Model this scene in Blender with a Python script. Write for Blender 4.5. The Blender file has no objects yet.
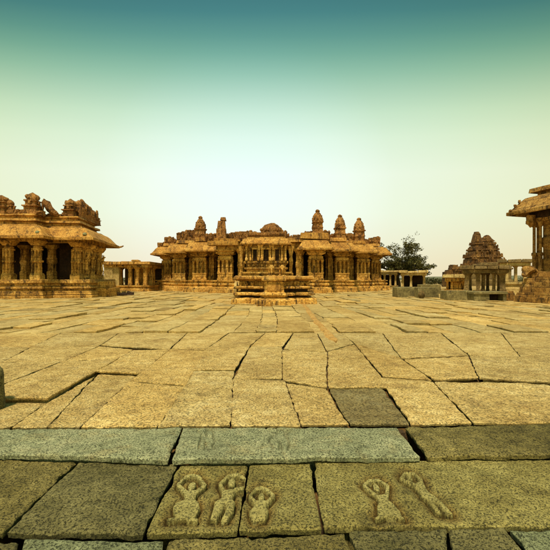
import bpy, math, random
import numpy as np
from mathutils import Vector, Matrix, noise as mnoise

random.seed(7)
rng = np.random.default_rng(11)
sc = bpy.context.scene
COL = sc.collection
R = math.radians

# ------------------------------------------------------------------ camera
F, CX, HY, EYE = 400.0, 275.0, 279.0, 1.55
def gp(px, py, z=0.0):
    """ground point seen at photo pixel px,py on the plane of height z"""
    Y = F * (EYE - z) / (py - HY)
    return ((px - CX) * Y / F, Y)
def wx(px, Y): return (px - CX) * Y / F
def wz(py, Y): return EYE + (HY - py) * Y / F

cam = bpy.data.objects.new('camera', bpy.data.cameras.new('camera'))
COL.objects.link(cam)
cam.location = (0, 0, EYE); cam.rotation_euler = (R(90), 0, 0)
cam.data.sensor_width = 36; cam.data.lens = 36 * F / 550.0
cam.data.shift_y = (HY - 275.0) / 550.0
cam.data.clip_end = 6000; cam.data.clip_start = 0.05
sc.camera = cam

# ------------------------------------------------------------------ noise
_P = np.random.default_rng(3).permutation(512).astype(np.int64)
_V = np.random.default_rng(4).random(512)
def vnoise(x, y, z=0.0):
    x = np.asarray(x, float); y = np.asarray(y, float); z = np.broadcast_to(np.asarray(z, float), x.shape)
    xi = np.floor(x).astype(np.int64); yi = np.floor(y).astype(np.int64); zi = np.floor(z).astype(np.int64)
    fx = x - xi; fy = y - yi; fz = z - zi
    fx = fx*fx*(3-2*fx); fy = fy*fy*(3-2*fy); fz = fz*fz*(3-2*fz)
    def h(a, b, c): return _V[_P[(_P[(_P[a & 511] + b) & 511] + c) & 511]]
    r = 0
    for dz in (0, 1):
        wz_ = fz if dz else 1-fz
        a = h(xi, yi, zi+dz)*(1-fx) + h(xi+1, yi, zi+dz)*fx
        b = h(xi, yi+1, zi+dz)*(1-fx) + h(xi+1, yi+1, zi+dz)*fx
        r = r + wz_*(a*(1-fy)+b*fy)
    return r*2-1
def fbm(x, y, z=0.0, o=4, g=0.5):
    s = 0; a = 1.0; f = 1.0; t = 0
    for i in range(o):
        s = s + a*vnoise(np.asarray(x)*f+17.3*i, np.asarray(y)*f+5.1*i, np.asarray(z)*f+2.7*i); t += a
        a *= g; f *= 2.03
    return s/t

# ------------------------------------------------------------------ materials
def mat_base(name):
    m = bpy.data.materials.new(name); m.use_nodes = True
    nt = m.node_tree; nt.nodes.clear()
    out = nt.nodes.new('ShaderNodeOutputMaterial'); bs = nt.nodes.new('ShaderNodeBsdfPrincipled')
    nt.links.new(bs.outputs[0], out.inputs[0])
    bs.inputs['Roughness'].default_value = 0.85
    try: bs.inputs['Specular IOR Level'].default_value = 0.25
    except Exception: pass
    return m, nt, bs
def nn(nt, t, **kw):
    n = nt.nodes.new(t)
    for k, v in kw.items():
        if k.startswith('i_'): n.inputs[k[2:]].default_value = v
        else: setattr(n, k, v)
    return n
def noise_n(nt, vec, scale, detail=4, rough=0.6, dist=0.0):
    n = nn(nt, 'ShaderNodeTexNoise', i_Scale=scale, i_Detail=detail, i_Roughness=rough, i_Distortion=dist)
    nt.links.new(vec, n.inputs['Vector']); return n.outputs['Fac']
def ramp(nt, fac, stops, interp='LINEAR'):
    r = nn(nt, 'ShaderNodeValToRGB'); cr = r.color_ramp; cr.interpolation = interp
    while len(cr.elements) < len(stops): cr.elements.new(0.5)
    for e, (p, c) in zip(cr.elements, stops):
        e.position = p; e.color = (c[0], c[1], c[2], 1) if not isinstance(c, (int, float)) else (c, c, c, 1)
    nt.links.new(fac, r.inputs[0]); return r.outputs[0]
def mixc(nt, mode, fac, a, b):
    m = nn(nt, 'ShaderNodeMix', data_type='RGBA', blend_type=mode)
    for s, v in ((m.inputs['Factor'], fac), (m.inputs['A'], a), (m.inputs['B'], b)):
        if isinstance(v, bpy.types.NodeSocket): nt.links.new(v, s)
        elif isinstance(v, tuple): s.default_value = (*v, 1)
        else:
            try: s.default_value = v
            except Exception: s.default_value = (v, v, v, 1)
    return m.outputs['Result']
def math_n(nt, op, a, b=0.0):
    m = nn(nt, 'ShaderNodeMath', operation=op)
    for i, v in enumerate((a, b)):
        if isinstance(v, bpy.types.NodeSocket): nt.links.new(v, m.inputs[i])
        else: m.inputs[i].default_value = v
    return m.outputs[0]

def stone(name, dark, mid, light, s=1.0, stain=(0.03, 0.025, 0.02), stain_lo=0.52, stain_hi=0.72, stain_amt=0.8,
          grain=0.5, bump=0.5, dist=0.03, tint=False, moss=None, pit=0.0, pitscale=40.0, fine=70.0, streak=True, rnd=0.25, blocks=None):
    m, nt, bs = mat_base(name)
    geo = nn(nt, 'ShaderNodeNewGeometry'); P = geo.outputs['Position']
    n1 = noise_n(nt, P, 0.55*s, 5, 0.6, 0.3)
    n2 = noise_n(nt, P, 4.5*s, 6, 0.68, 0.2)
    n3 = noise_n(nt, P, fine, 3, 0.7)
    f = math_n(nt, 'ADD', math_n(nt, 'MULTIPLY', n1, 0.45), math_n(nt, 'MULTIPLY', n2, 0.55))
    c = ramp(nt, f, [(0.36, dark), (0.5, mid), (0.64, light)])
    # weather stains that run down the stone
    mp = nn(nt, 'ShaderNodeMapping'); nt.links.new(P, mp.inputs['Vector'])
    mp.inputs['Scale'].default_value = (1.0, 1.0, 0.35) if streak else (1, 1, 1)
    st = noise_n(nt, mp.outputs[0], 1.7*s, 7, 0.72, 0.5)
    sm = math_n(nt, 'MULTIPLY', ramp(nt, st, [(stain_lo, 0.0), (stain_hi, 1.0)]), stain_amt)
    c = mixc(nt, 'MIX', sm, c, stain)
    if moss:
        ms = noise_n(nt, P, 2.3*s, 6, 0.7, 0.8)
        c = mixc(nt, 'MIX', math_n(nt, 'MULTIPLY', ramp(nt, ms, [(0.5, 0.0), (0.68, 1.0)]), moss[1]), c, moss[0])
    if blocks:
        sp_ = nn(nt, 'ShaderNodeSeparateXYZ'); nt.links.new(P, sp_.inputs[0]); cb = nn(nt, 'ShaderNodeCombineXYZ')
        nt.links.new(math_n(nt, 'ADD', sp_.outputs['X'], sp_.outputs['Y']), cb.inputs['X']); nt.links.new(sp_.outputs['Z'], cb.inputs['Y'])
        bt = nn(nt, 'ShaderNodeTexBrick'); nt.links.new(cb.outputs[0], bt.inputs['Vector'])
        bt.inputs['Scale'].default_value = 1.0; bt.inputs['Mortar Size'].default_value = 0.018; bt.inputs['Mortar Smooth'].default_value = 0.3
        bt.inputs['Brick Width'].default_value = blocks[0]; bt.inputs['Row Height'].default_value = blocks[1]
        bt.inputs['Color1'].default_value = (1.06, 1.06, 1.06, 1); bt.inputs['Color2'].default_value = (.84, .82, .78, 1); bt.inputs['Mortar'].default_value = (.22, .18, .15, 1)
        c = mixc(nt, 'MULTIPLY', 0.85, c, bt.outputs['Color'])
    # mineral grain
    g = ramp(nt, n3, [(0.3, 1-grain), (0.52, 1.0), (0.72, 1+grain*0.7)])
    c = mixc(nt, 'MULTIPLY', 1.0, c, g)
    h = math_n(nt, 'ADD', math_n(nt, 'MULTIPLY', n2, 1.0), math_n(nt, 'MULTIPLY', n3, 0.35))
    if pit:
        pn = noise_n(nt, P, pitscale, 5, 0.75, 0.0)
        pm = ramp(nt, pn, [(0.36, 0.0), (0.47, 1.0)])
        c = mixc(nt, 'MIX', math_n(nt, 'MULTIPLY', math_n(nt, 'SUBTRACT', 1.0, pm), pit), c, (dark[0]*0.35, dark[1]*0.35, dark[2]*0.35))
        h = math_n(nt, 'ADD', h, math_n(nt, 'MULTIPLY', pm, 0.8))
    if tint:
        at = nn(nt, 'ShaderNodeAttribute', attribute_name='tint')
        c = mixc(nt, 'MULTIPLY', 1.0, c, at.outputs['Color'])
    if rnd:
        oi = nn(nt, 'ShaderNodeObjectInfo')
        rv = math_n(nt, 'ADD', math_n(nt, 'MULTIPLY', oi.outputs['Random'], rnd), 1-rnd/2)
        vm = nn(nt, 'ShaderNodeVectorMath', operation='SCALE'); nt.links.new(c, vm.inputs[0]); nt.links.new(rv, vm.inputs['Scale'])
        c = vm.outputs[0]
    nt.links.new(c, bs.inputs['Base Color'])
    b = nn(nt, 'ShaderNodeBump'); b.inputs['Strength'].default_value = bump; b.inputs['Distance'].default_value = dist
    nt.links.new(h, b.inputs['Height']); nt.links.new(b.outputs[0], bs.inputs['Normal'])
    return m

M = {}
M['ochre'] = stone('ochre_granite', (0.20, 0.09, 0.016), (0.60, 0.32, 0.06), (0.82, 0.53, 0.15), s=1.6, stain=(0.035, 0.018, 0.008),
                   stain_lo=0.50, stain_hi=0.62, stain_amt=0.9, grain=0.5, bump=0.8, dist=0.06, fine=14, rnd=0.3, blocks=(1.35, .47))
M['eave'] = stone('eave_granite', (0.20, 0.085, 0.016), (0.48, 0.24, 0.045), (0.66, 0.40, 0.10), s=1.5, stain=(0.05, 0.024, 0.009),
                  stain_lo=0.5, stain_hi=0.64, stain_amt=0.85, grain=0.45, bump=0.4, dist=0.03, fine=18, rnd=0.15, blocks=(1.6, 3.0))
M['darkochre'] = stone('dark_ochre_granite', (0.13, 0.06, 0.014), (0.36, 0.19, 0.042), (0.54, 0.34, 0.10), s=1.6, stain=(0.03, 0.016, 0.007),
                   stain_lo=0.5, stain_hi=0.62, stain_amt=0.9, grain=0.5, bump=0.7, dist=0.05, fine=16, rnd=0.25, blocks=(1.3, .5))  # darker copy of the ochre granite for the whole right pavilion
M['shade_darkstone'] = stone('shade_dark_granite', (0.012, 0.007, 0.003), (0.035, 0.018, 0.007), (0.08, 0.04, 0.015), s=1.5, grain=0.4, bump=0.8, dist=0.06, fine=22)  # near-black colour puts the shade of interiors and recesses into the stone
M['brick'] = stone('ruined_brick', (0.12, 0.045, 0.012), (0.38, 0.17, 0.04), (0.55, 0.30, 0.09), s=1.8, stain=(0.03, 0.014, 0.006),
                   stain_lo=0.49, stain_hi=0.62, stain_amt=0.9, grain=0.5, bump=1.0, dist=0.15, fine=14, rnd=0.3)
M['redbrick'] = stone('red_brick_ruin', (0.04, 0.018, 0.006), (0.16, 0.075, 0.02), (0.40, 0.22, 0.06), s=0.9, stain=(0.035, 0.02, 0.009),
                      stain_lo=0.48, stain_hi=0.62, stain_amt=0.9, grain=0.5, bump=1.0, dist=0.2, fine=10, rnd=0.2)
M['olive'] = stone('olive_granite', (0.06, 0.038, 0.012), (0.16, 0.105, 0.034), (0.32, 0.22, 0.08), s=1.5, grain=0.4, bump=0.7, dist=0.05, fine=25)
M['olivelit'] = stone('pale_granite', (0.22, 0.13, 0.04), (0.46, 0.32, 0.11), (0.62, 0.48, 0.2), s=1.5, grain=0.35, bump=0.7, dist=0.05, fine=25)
M['block'] = stone('grey_granite', (0.09, 0.07, 0.025), (0.20, 0.16, 0.062), (0.37, 0.30, 0.12), s=1.5, grain=0.4, bump=0.6, dist=0.04, fine=35)
M['paving'] = stone('paving_granite', (0.34, 0.22, 0.062), (0.57, 0.40, 0.135), (0.75, 0.58, 0.245), s=1.5, moss=((0.46, 0.27, 0.075), 0.4), stain=(0.24, 0.155, 0.055),
                    stain_lo=0.52, stain_hi=0.70, stain_amt=0.7, grain=0.5, bump=0.9, dist=0.02, tint=True, pit=0.28, fine=85, streak=False, rnd=0)
def fg(name, d, m_, l, **kw):
    a = dict(s=1.6, stain=(0.06, 0.05, 0.018), stain_lo=0.5, stain_hi=0.8, stain_amt=0.5, grain=0.75, bump=1.0, dist=0.012, pit=0.85, fine=170, pitscale=62, streak=False, rnd=0)
    a.update(kw); return stone(name, d, m_, l, **a)
M['kerb_teal'] = fg('lichened_kerb_granite', (0.16, 0.17, 0.085), (0.30, 0.315, 0.17), (0.46, 0.455, 0.255), moss=((0.36, 0.30, 0.13), 0.6), pit=0.6)
M['fg_brown'] = fg('brown_granite', (0.09, 0.072, 0.018), (0.18, 0.145, 0.04), (0.30, 0.245, 0.08))
M['fg_dark'] = fg('dark_olive_granite', (0.075, 0.068, 0.02), (0.15, 0.13, 0.045), (0.25, 0.22, 0.085))
M['fg_relief'] = fg('yellow_granite', (0.12, 0.095, 0.024), (0.26, 0.215, 0.06), (0.41, 0.35, 0.115), moss=((0.15, 0.135, 0.04), 0.5), tint=True, pit=0.7)
M['worn_relief'] = fg('worn_carving', (0.22, 0.185, 0.055), (0.35, 0.30, 0.10), (0.45, 0.395, 0.15), pit=0.35, grain=0.45, stain_amt=0.3)
M['fg_green'] = fg('greenish_granite', (0.10, 0.11, 0.05), (0.20, 0.215, 0.105), (0.31, 0.33, 0.17))
M['soil'] = stone('joint_soil', (0.05, 0.027, 0.007), (0.15, 0.08, 0.02), (0.34, 0.18, 0.04), s=1.0, grain=0.5, bump=0.8, dist=0.03, fine=60, rnd=0, stain_lo=0.45, stain_hi=0.6)
M['dirt'] = stone('dry_ground', (0.26, 0.16, 0.05), (0.42, 0.28, 0.10), (0.5, 0.36, 0.15), s=0.3, grain=0.3, bump=0.5, dist=0.05, fine=20, rnd=0, moss=((0.10, 0.10, 0.03), 0.5))
M['bark'] = stone('bark', (0.02, 0.013, 0.006), (0.05, 0.035, 0.016), (0.09, 0.06, 0.03), s=4, grain=0.4, bump=0.8, dist=0.05, fine=30)
def leafmat(name, a, b):
    m, nt, bs = mat_base(name)
    geo = nn(nt, 'ShaderNodeNewGeometry')
    n = noise_n(nt, geo.outputs['Position'], 1.4, 4, 0.7)
    c = ramp(nt, n, [(0.35, a), (0.65, b)])
    c = mixc(nt, 'MULTIPLY', 1.0, c, ramp(nt, geo.outputs['Random Per Island'], [(0.0, 0.6), (1.0, 1.3)]))
    nt.links.new(c, bs.inputs['Base Color']); bs.inputs['Roughness'].default_value = 0.6
    return m
M['leaf'] = leafmat('dark_leaves', (0.035, 0.038, 0.010), (0.13, 0.115, 0.028))
M['scrub'] = leafmat('scrub_leaves', (0.05, 0.055, 0.02), (0.12, 0.11, 0.04))

# ------------------------------------------------------------------ mesh building
class MB:
    def __init__(s): s.v = []; s.f = []
    def add(s, vs, fs):
        o = len(s.v); s.v.extend(vs); s.f.extend([tuple(i+o for i in f) for f in fs]); return s
    def box(s, x0, x1, y0, y1, z0, z1, tx=0.0, ty=0.0, rz=0.0, j=0.0):
        """box; tx,ty shrink (or grow) the top on each side"""
        cx, cy = (x0+x1)/2, (y0+y1)/2
        vs = []
        for (z, ax, ay) in ((z0, 0, 0), (z1, tx, ty)):
            for (x, y) in ((x0+ax, y0+ay), (x1-ax, y0+ay), (x1-ax, y1-ay), (x0+ax, y1-ay)):
                if rz:
                    dx, dy = x-cx, y-cy
                    x, y = cx+dx*math.cos(rz)-dy*math.sin(rz), cy+dx*math.sin(rz)+dy*math.cos(rz)
                vs.append((x+random.uniform(-j, j), y+random.uniform(-j, j), z+random.uniform(-j, j)))
        return s.add(vs, [(3,2,1,0), (4,5,6,7), (0,1,5,4), (1,2,6,5), (2,3,7,6), (3,0,4,7)])
    def prism(s, poly, z0, z1):
        n = len(poly)
        vs = [(x, y, z0) for x, y in poly]+[(x, y, z1) for x, y in poly]
        return s.add(vs, [tuple(range(n-1, -1, -1)), tuple(range(n, 2*n))]+[(i, (i+1) % n, n+(i+1) % n, n+i) for i in range(n)])
    def lathe(s, cx, cy, prof, n=10, sx=1.0, sy=1.0, rz=0.0):
        """prof: list of (r, z) bottom to top"""
        vs = []; fs = []
        for r, z in prof:
            for i in range(n):
                a = rz + 2*math.pi*i/n
                vs.append((cx+r*sx*math.cos(a), cy+r*sy*math.sin(a), z))
        for k in range(len(prof)-1):
            for i in range(n):
                a = k*n+i; b = k*n+(i+1) % n
                fs.append((a, b, b+n, a+n))
        fs.append(tuple(range(n-1, -1, -1))); fs.append(tuple((len(prof)-1)*n+i for i in range(n)))
        return s.add(vs, fs)
    def squares(s, cx, cy, prof, rz=math.pi/4):
        return s.lathe(cx, cy, [(r*math.sqrt(2), z) for r, z in prof], 4, rz=rz)
    def sweep(s, path, prof, closed=False, seg=None):
        """prof (outward offset, z) swept along plan path; outward = right of travel, mitred corners"""
        P = [Vector((p[0], p[1])) for p in path]
        n = len(P); nor = []
        def rn(a, b):
            d = (b-a).normalized(); return Vector((d.y, -d.x))
        for i in range(n):
            if closed or 0 < i < n-1:
                a = rn(P[i-1], P[i]); b = rn(P[i], P[(i+1) % n])
                m = (a+b); k = m.length_squared
                nor.append(m*(2.0/k) if k > 1e-6 else a)
            elif i == 0: nor.append(rn(P[0], P[1]))
            else: nor.append(rn(P[-2], P[-1]))
        # subdivide long runs so weathering has vertices to move
        Q = []; N = []
        rngs = range(n if closed else n-1)
        for i in rngs:
            j = (i+1) % n
            L = (P[j]-P[i]).length; k = max(1, int(L/(seg or 1e9)))
            for t in range(k):
                u = t/k
                Q.append(P[i].lerp(P[j], u)); N.append(nor[i].lerp(nor[j], u))
        if not closed: Q.append(P[-1]); N.append(nor[-1])
        m = len(prof); vs = []; fs = []
        for q, nn_ in zip(Q, N):
            for o, z in prof: vs.append((q.x+nn_.x*o, q.y+nn_.y*o, z))
        c = len(Q)
        for i in range(c if closed else c-1):
            a = i*m; b = ((i+1) % c)*m
            for k in range(m-1):
                fs.append((a+k, b+k, b+k+1, a+k+1))
        if not closed:
            fs.append(tuple(range(m))); fs.append(tuple(reversed([(c-1)*m+k for k in range(m)])))
        return s.add(vs, fs)
    def blob(s, c, r, n=8, amp=0.25, seed=0):
        vs = []; fs = []; rings = n//2+1
        for i in range(rings+1):
            th = math.pi*i/rings
            for k in range(n):
                ph = 2*math.pi*k/n
                d = Vector((math.sin(th)*math.cos(ph), math.sin(th)*math.sin(ph), math.cos(th)))
                q = 1+amp*mnoise.noise(d*1.7+Vector((seed*3.1, seed, 0)))*1.6
                vs.append((c[0]+r[0]*d.x*q, c[1]+r[1]*d.y*q, c[2]+r[2]*d.z*q))
        for i in range(rings):
            for k in range(n):
                a = i*n+k; b = i*n+(k+1) % n
                fs.append((a, a+n, b+n, b))
        return s.add(vs, fs)
    def tube(s, pts, rad, n=8):
        vs = []; fs = []
        for i, p in enumerate(pts):
            p = Vector(p); d = (Vector(pts[min(i+1, len(pts)-1)])-Vector(pts[max(i-1, 0)])).normalized()
            up = Vector((0, 0, 1)) if abs(d.z) < 0.9 else Vector((1, 0, 0))
            a = d.cross(up).normalized(); b = d.cross(a).normalized()
            for k in range(n):
                t = 2*math.pi*k/n; q = p+(a*math.cos(t)+b*math.sin(t))*rad[i]
                vs.append(tuple(q))
        for i in range(len(pts)-1):
            for k in range(n):
                x = i*n+k; y = i*n+(k+1) % n
                fs.append((x, y, y+n, x+n))
        fs.append(tuple(range(n-1, -1, -1))); fs.append(tuple((len(pts)-1)*n+k for k in range(n)))
        return s.add(vs, fs)
    def build(s, name, mat, parent=None, off=(0, 0, 0), warp=0.0, ws=1.2, bevel=0.0, smooth=40, loc=(0, 0, 0)):
        me = bpy.data.meshes.new(name)
        o3 = Vector(off)
        vs = [Vector(v)-o3 for v in s.v]
        if warp:
            for v in vs:
                p = (v+o3)*ws
                v += Vector((mnoise.noise(p), mnoise.noise(p+Vector((31, 7, 3))), mnoise.noise(p+Vector((5, 91, 13)))))*warp
        me.from_pydata([tuple(v) for v in vs], [], s.f); me.update()
        import bmesh
        bm = bmesh.new(); bm.from_mesh(me); bmesh.ops.recalc_face_normals(bm, faces=bm.faces)
        if bevel:
            es = [e for e in bm.edges if len(e.link_faces) == 2 and e.calc_face_angle(0) > 0.5]
            bmesh.ops.bevel(bm, geom=es, offset=bevel, segments=1, affect='EDGES', clamp_overlap=True)
        bm.to_mesh(me); bm.free()
        if smooth:
            me.shade_smooth(); me.set_sharp_from_angle(angle=R(smooth))
        me.materials.append(M[mat] if isinstance(mat, str) else mat)
        o = bpy.data.objects.new(name, me); COL.objects.link(o); o.location = loc
        if parent: o.parent = parent
        return o

def tag(o, label=None, cat=None, group=None, kind=None):
    if label: o['label'] = label
    if cat: o['category'] = cat
    if group: o['group'] = group
    if kind: o['kind'] = kind
    return o
def thing(name, label, cat, loc=(0, 0, 0), rz=0.0, group=None):
    o = bpy.data.objects.new(name, None); COL.objects.link(o); o.location = loc; o.rotation_euler = (0, 0, rz)
    o.empty_display_size = 0.2
    return tag(o, label, cat, group)
def dup(o, parent=None, loc=None, rz=None, scale=None):
    c = o.copy(); COL.objects.link(c); c.parent = parent
    if loc is not None: c.location = loc
    if rz is not None: c.rotation_euler = (0, 0, rz)
    if scale is not None: c.scale = scale
    for ch in list(o.children): dup(ch, c)
    return c

# ------------------------------------------------------------------ paving
def slab_grid(c, z, res, gap=0.012, rough=0.006, rnd=0.014, thick=0.10, tilt=(0, 0), seed=0, wob=0.02, field=None, chipa=0.012):
    """c: near-left, near-right, far-right, far-left. returns numpy verts, nu, nv"""
    A, B, C_, D = [np.array(p, float) for p in c]
    W = max(np.linalg.norm(B-A), np.linalg.norm(C_-D)); L = max(np.linalg.norm(D-A), np.linalg.norm(C_-B))
    nu = max(3, int(W/res)); nv = max(3, int(L/res))
    def axis(n, S):
        t = np.linspace(0, 1, n+1)
        e = np.array([0.0, 0.006/S, 0.02/S])
        if S/n > 0.03: t = np.concatenate([e, t[1:-1], 1-e[::-1]])
        return t
    u = axis(nu, W); v = axis(nv, L)
    gu = min(0.2, gap/2/W); gv = min(0.2, gap/2/L)
    U, V = np.meshgrid(u*(1-2*gu)+gu, v*(1-2*gv)+gv)
    X = (A[0]*(1-U)+B[0]*U)*(1-V)+(D[0]*(1-U)+C_[0]*U)*V
    Y = (A[1]*(1-U)+B[1]*U)*(1-V)+(D[1]*(1-U)+C_[1]*U)*V
    du = np.minimum(U-gu, 1-gu-U)*W; dv = np.minimum(V-gv, 1-gv-V)*L
    # wavy joints (shared by neighbours) and chipped edges (own)
    X0, Y0 = X.copy(), Y.copy()
    X = X + wob*fbm(X0*1.7, Y0*1.7, 1.3, 3); Y = Y + wob*fbm(X0*1.7+40, Y0*1.7, 7.7, 3)
    chip = np.clip(fbm(X0*6, Y0*6, seed*1.7, 3), 0, 1)*chipa*3
    cu = chip*np.exp(-np.maximum(du, 0)/0.05); cv = chip*np.exp(-np.maximum(dv, 0)/0.05)
    e1 = (B-A)/np.linalg.norm(B-A); e2 = (D-A)/np.linalg.norm(D-A)
    sgu = np.where(U < 0.5, 1, -1); sgv = np.where(V < 0.5, 1, -1)
    X = X + e1[0]*cu*sgu + e2[0]*cv*sgv; Y = Y + e1[1]*cu*sgu + e2[1]*cv*sgv
    d = np.minimum(du, dv)
    Z = z + tilt[0]*(U-0.5)+tilt[1]*(V-0.5) + rough*fbm(X0*5, Y0*5, seed, 4, 0.6)*1.6 + rough*0.8*fbm(X0*22, Y0*22, seed+3, 3, 0.6) - rnd*np.exp(-np.maximum(d, 0)/0.012) - rnd*0.6*np.exp(-np.maximum(d, 0)/0.05)*(0.4+fbm(X0*3, Y0*3, seed, 2))
    mask = None
    if field is not None:
        dz, mask = field(X0, Y0)
        Z = Z + dz
    return X, Y, Z, mask, thick
def slab_faces(X, Y, Z, mask, thick, base=0, under=0.035):
    ny, nx = X.shape
    vs = np.stack([X.ravel(), Y.ravel(), Z.ravel()], 1)
    idx = np.arange(ny*nx).reshape(ny, nx)
    q = np.stack([idx[:-1, :-1], idx[:-1, 1:], idx[1:, 1:], idx[1:, :-1]], -1).reshape(-1, 4)
    ring = np.concatenate([idx[0, :-1], idx[:-1, -1], idx[-1, :0:-1], idx[:0:-1, 0]])
    ctr = vs[:, :2].mean(0); dl = vs[ring][:, :2]-ctr; nl = np.linalg.norm(dl, axis=1, keepdims=True)
    rings = [(1.0, under)] if under < 0.05 else [(0.16, 0.006), (0.24, under*0.85), (1.0, under)]
    k = len(ring); o = ny*nx; nxt = np.roll(np.arange(k), -1); prev = ring; allv = [vs]; sides = []
    for q_, (dp, ins) in enumerate(rings):
        low = vs[ring].copy(); low[:, 2] -= thick*dp; low[:, :2] -= dl/nl*np.minimum(ins, nl*0.25)
        cur = np.arange(k)+o+q_*k
        sides.append(np.stack([prev, cur, cur[nxt], prev[nxt]], -1)); prev = cur; allv.append(low)
    return np.concatenate(allv), q, np.concatenate(sides)
def mesh_np(name, vs, faces, mat, parent=None, smooth=45, tint=None, off=(0, 0, 0)):
    me = bpy.data.meshes.new(name)
    vs = vs-np.array(off)
    used = np.unique(faces)
    if len(used) < len(vs):
        re = -np.ones(len(vs), int); re[used] = np.arange(len(used)); vs = vs[used]; faces = re[faces]
    me.vertices.add(len(vs)); me.vertices.foreach_set('co', vs.astype(np.float32).ravel())
    n = len(faces); me.loops.add(n*4); me.loops.foreach_set('vertex_index', faces.astype(np.int32).ravel())
    me.polygons.add(n); me.polygons.foreach_set('loop_start', np.arange(0, n*4, 4, dtype=np.int32))
    me.update(calc_edges=True); me.validate()
    if tint is not None:
        a = me.color_attributes.new('tint', 'FLOAT_COLOR', 'POINT')
        a.data.foreach_set('color', tint.astype(np.float32).ravel())
    me.shade_smooth(); me.set_sharp_from_angle(angle=R(smooth))
    me.materials.append(M[mat]); o = bpy.data.objects.new(name, me); COL.objects.link(o)
    if parent: o.parent = parent
    return o

V_, F_, T_ = [], [], []; vo = 0
def pave(c, z, res, col=(1, 1, 1), under=0.035, **kw):
    global vo
    X, Y, Z, m, th = slab_grid(c, z, res, **kw)
    vs, q, sd = slab_faces(X, Y, Z, m, th, under=under)
    V_.append(vs); F_.append(np.concatenate([q, sd])+vo); T_.append(np.tile(np.array([*col, 1.0]), (len(vs), 1))); vo += len(vs)
near = [  # traced slabs: photo corners near-left, near-right, far-right, far-left ; dz ; tint
    ([(-90,427.5),(10,427.5),(48,401.2),(-50,401.6)], -0.075, 0.98), ([(11,427.5),(46,427.3),(97,374),(50,400.6)], -0.066, 1.0), ([(46.6,427.3),(79,426.8),(139,373.8),(98,374)], -0.062, 0.98),
    ([(80,427),(156,426),(184.5,386),(129,381.5)], -0.012, 1.05), ([(130,380.8),(185,385),(203.8,350.5),(171,348.8)], 0.0, 1.0),
    ([(157.5,426),(230,425.5),(233.5,370.6),(192.5,370.6)], -0.022, 0.97), ([(231.5,425.5),(300,425),(284,380),(233.5,378.3)], 0.0, 1.06),
    ([(301,425),(348,424.5),(326,388.5),(286.5,382.5)], -0.012, 0.98), ([(350,424.5),(409,424),(381,387.5),(329,389)], -0.02, 0.5),
    ([(411,424),(472,423),(432,381.5),(379,377.3)], 0.0, 1.03), ([(474.5,422.5),(640,423),(547,384),(433.5,381.5)], 0.015, 1.0),
    ([(-33,398),(48,396.7),(118,358.5),(62,361.3)], 0.03, 0.97), ([(-130,398),(-35,399),(60,361.5),(0,362)], 0.01, 0.95),
    ([(95.5,370.7),(139,372.8),(170,349),(134,350)], 0.015, 1.0), ([(193,369.5),(234.3,369),(249.5,346),(205,349.5)], 0.012, 1.03),
    ([(234.5,377.5),(281,378.5),(282,347),(251,346)], 0.008, 0.96), ([(283,379),(326,387),(326.5,352),(283,350)], 0.02, 1.0),
    ([(328,387.5),(389,386.5),(354,344),(328.5,352)], 0.01, 0.94), ([(383.5,376),(431,379.7),(400,358.3),(356,344)], -0.01, 0.92),
    ([(434,379.7),(478,377),(468,356),(404,359.5)], 0.012, 1.0), ([(480,378),(600,384.5),(552,357.5),(470,356)], 0.01, 0.98),
    ([(-140,362),(0,362),(30,347),(-90,345)], 0.0, 0.96), ([(2,361.5),(62,361),(98,346),(32,347)], 0.01, 1.02), ([(64,361),(117,358),(133,349.8),(100,346)], 0.0, 0.98),
    ([(-90,345),(30,347),(60,333),(-40,333)], 0.0, 1.0), ([(31,346.5),(98,345.5),(118,333),(62,333)], 0.01, 0.97),
    ([(101,345.3),(169,348.4),(186,333),(120,333)], -0.01, 1.0), ([(172,348),(204,349.5),(228,333),(188,333)], 0.0, 1.04),
    ([(206,349),(249,345.5),(264,333),(230,333)], 0.01, 0.97), ([(251,345.5),(282,346.5),(292,333),(266,333)], 0.0, 1.03),
    ([(284,349.3),(326,351),(316,333),(294,333)], 0.01, 0.98), ([(328,351),(353.5,343.3),(341,333),(318,333)], -0.01, 1.0),
    ([(356,343.5),(400,357.5),(381,333),(342,333)], 0.01, 0.95), ([(402,357.8),(468,355),(440,333),(383,333)], 0.02, 1.0),
    ([(470,355),(522,358.7),(500,333),(442,333)], 0.0, 1.03), ([(523.5,358.7),(640,356),(590,333),(502,333)], 0.012, 0.98),
]
for i, (pts, dz, t) in enumerate(near):
    mx_ = sum(p[0] for p in pts)/4; my_ = sum(p[1] for p in pts)/4
    if dz > -.05: pts = [(p[0]+(.7 if p[0] > mx_ else -.7), p[1]+(.15 if p[1] > my_ else -.15)) for p in pts]
    dz *= .8 if (dz < -.04 or dz >= .03 or dz == .015) else .5
    t *= random.uniform(.94, 1.05)
    w = [gp(*p, dz) for p in pts]
    warm = random.uniform(-0.04, 0.04)
    col = (t*(1+warm), t, t*(1-warm*2)) if t > 0.6 else (t*0.86, t*0.95, t*1.05)
    pave(w, dz, 0.035, col, under=0.12, gap=0.003, rough=0.010, rnd=0.008, seed=i*1.3, tilt=(random.uniform(-.006, .006), random.uniform(-.006, .006)), thick=0.14)
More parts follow.
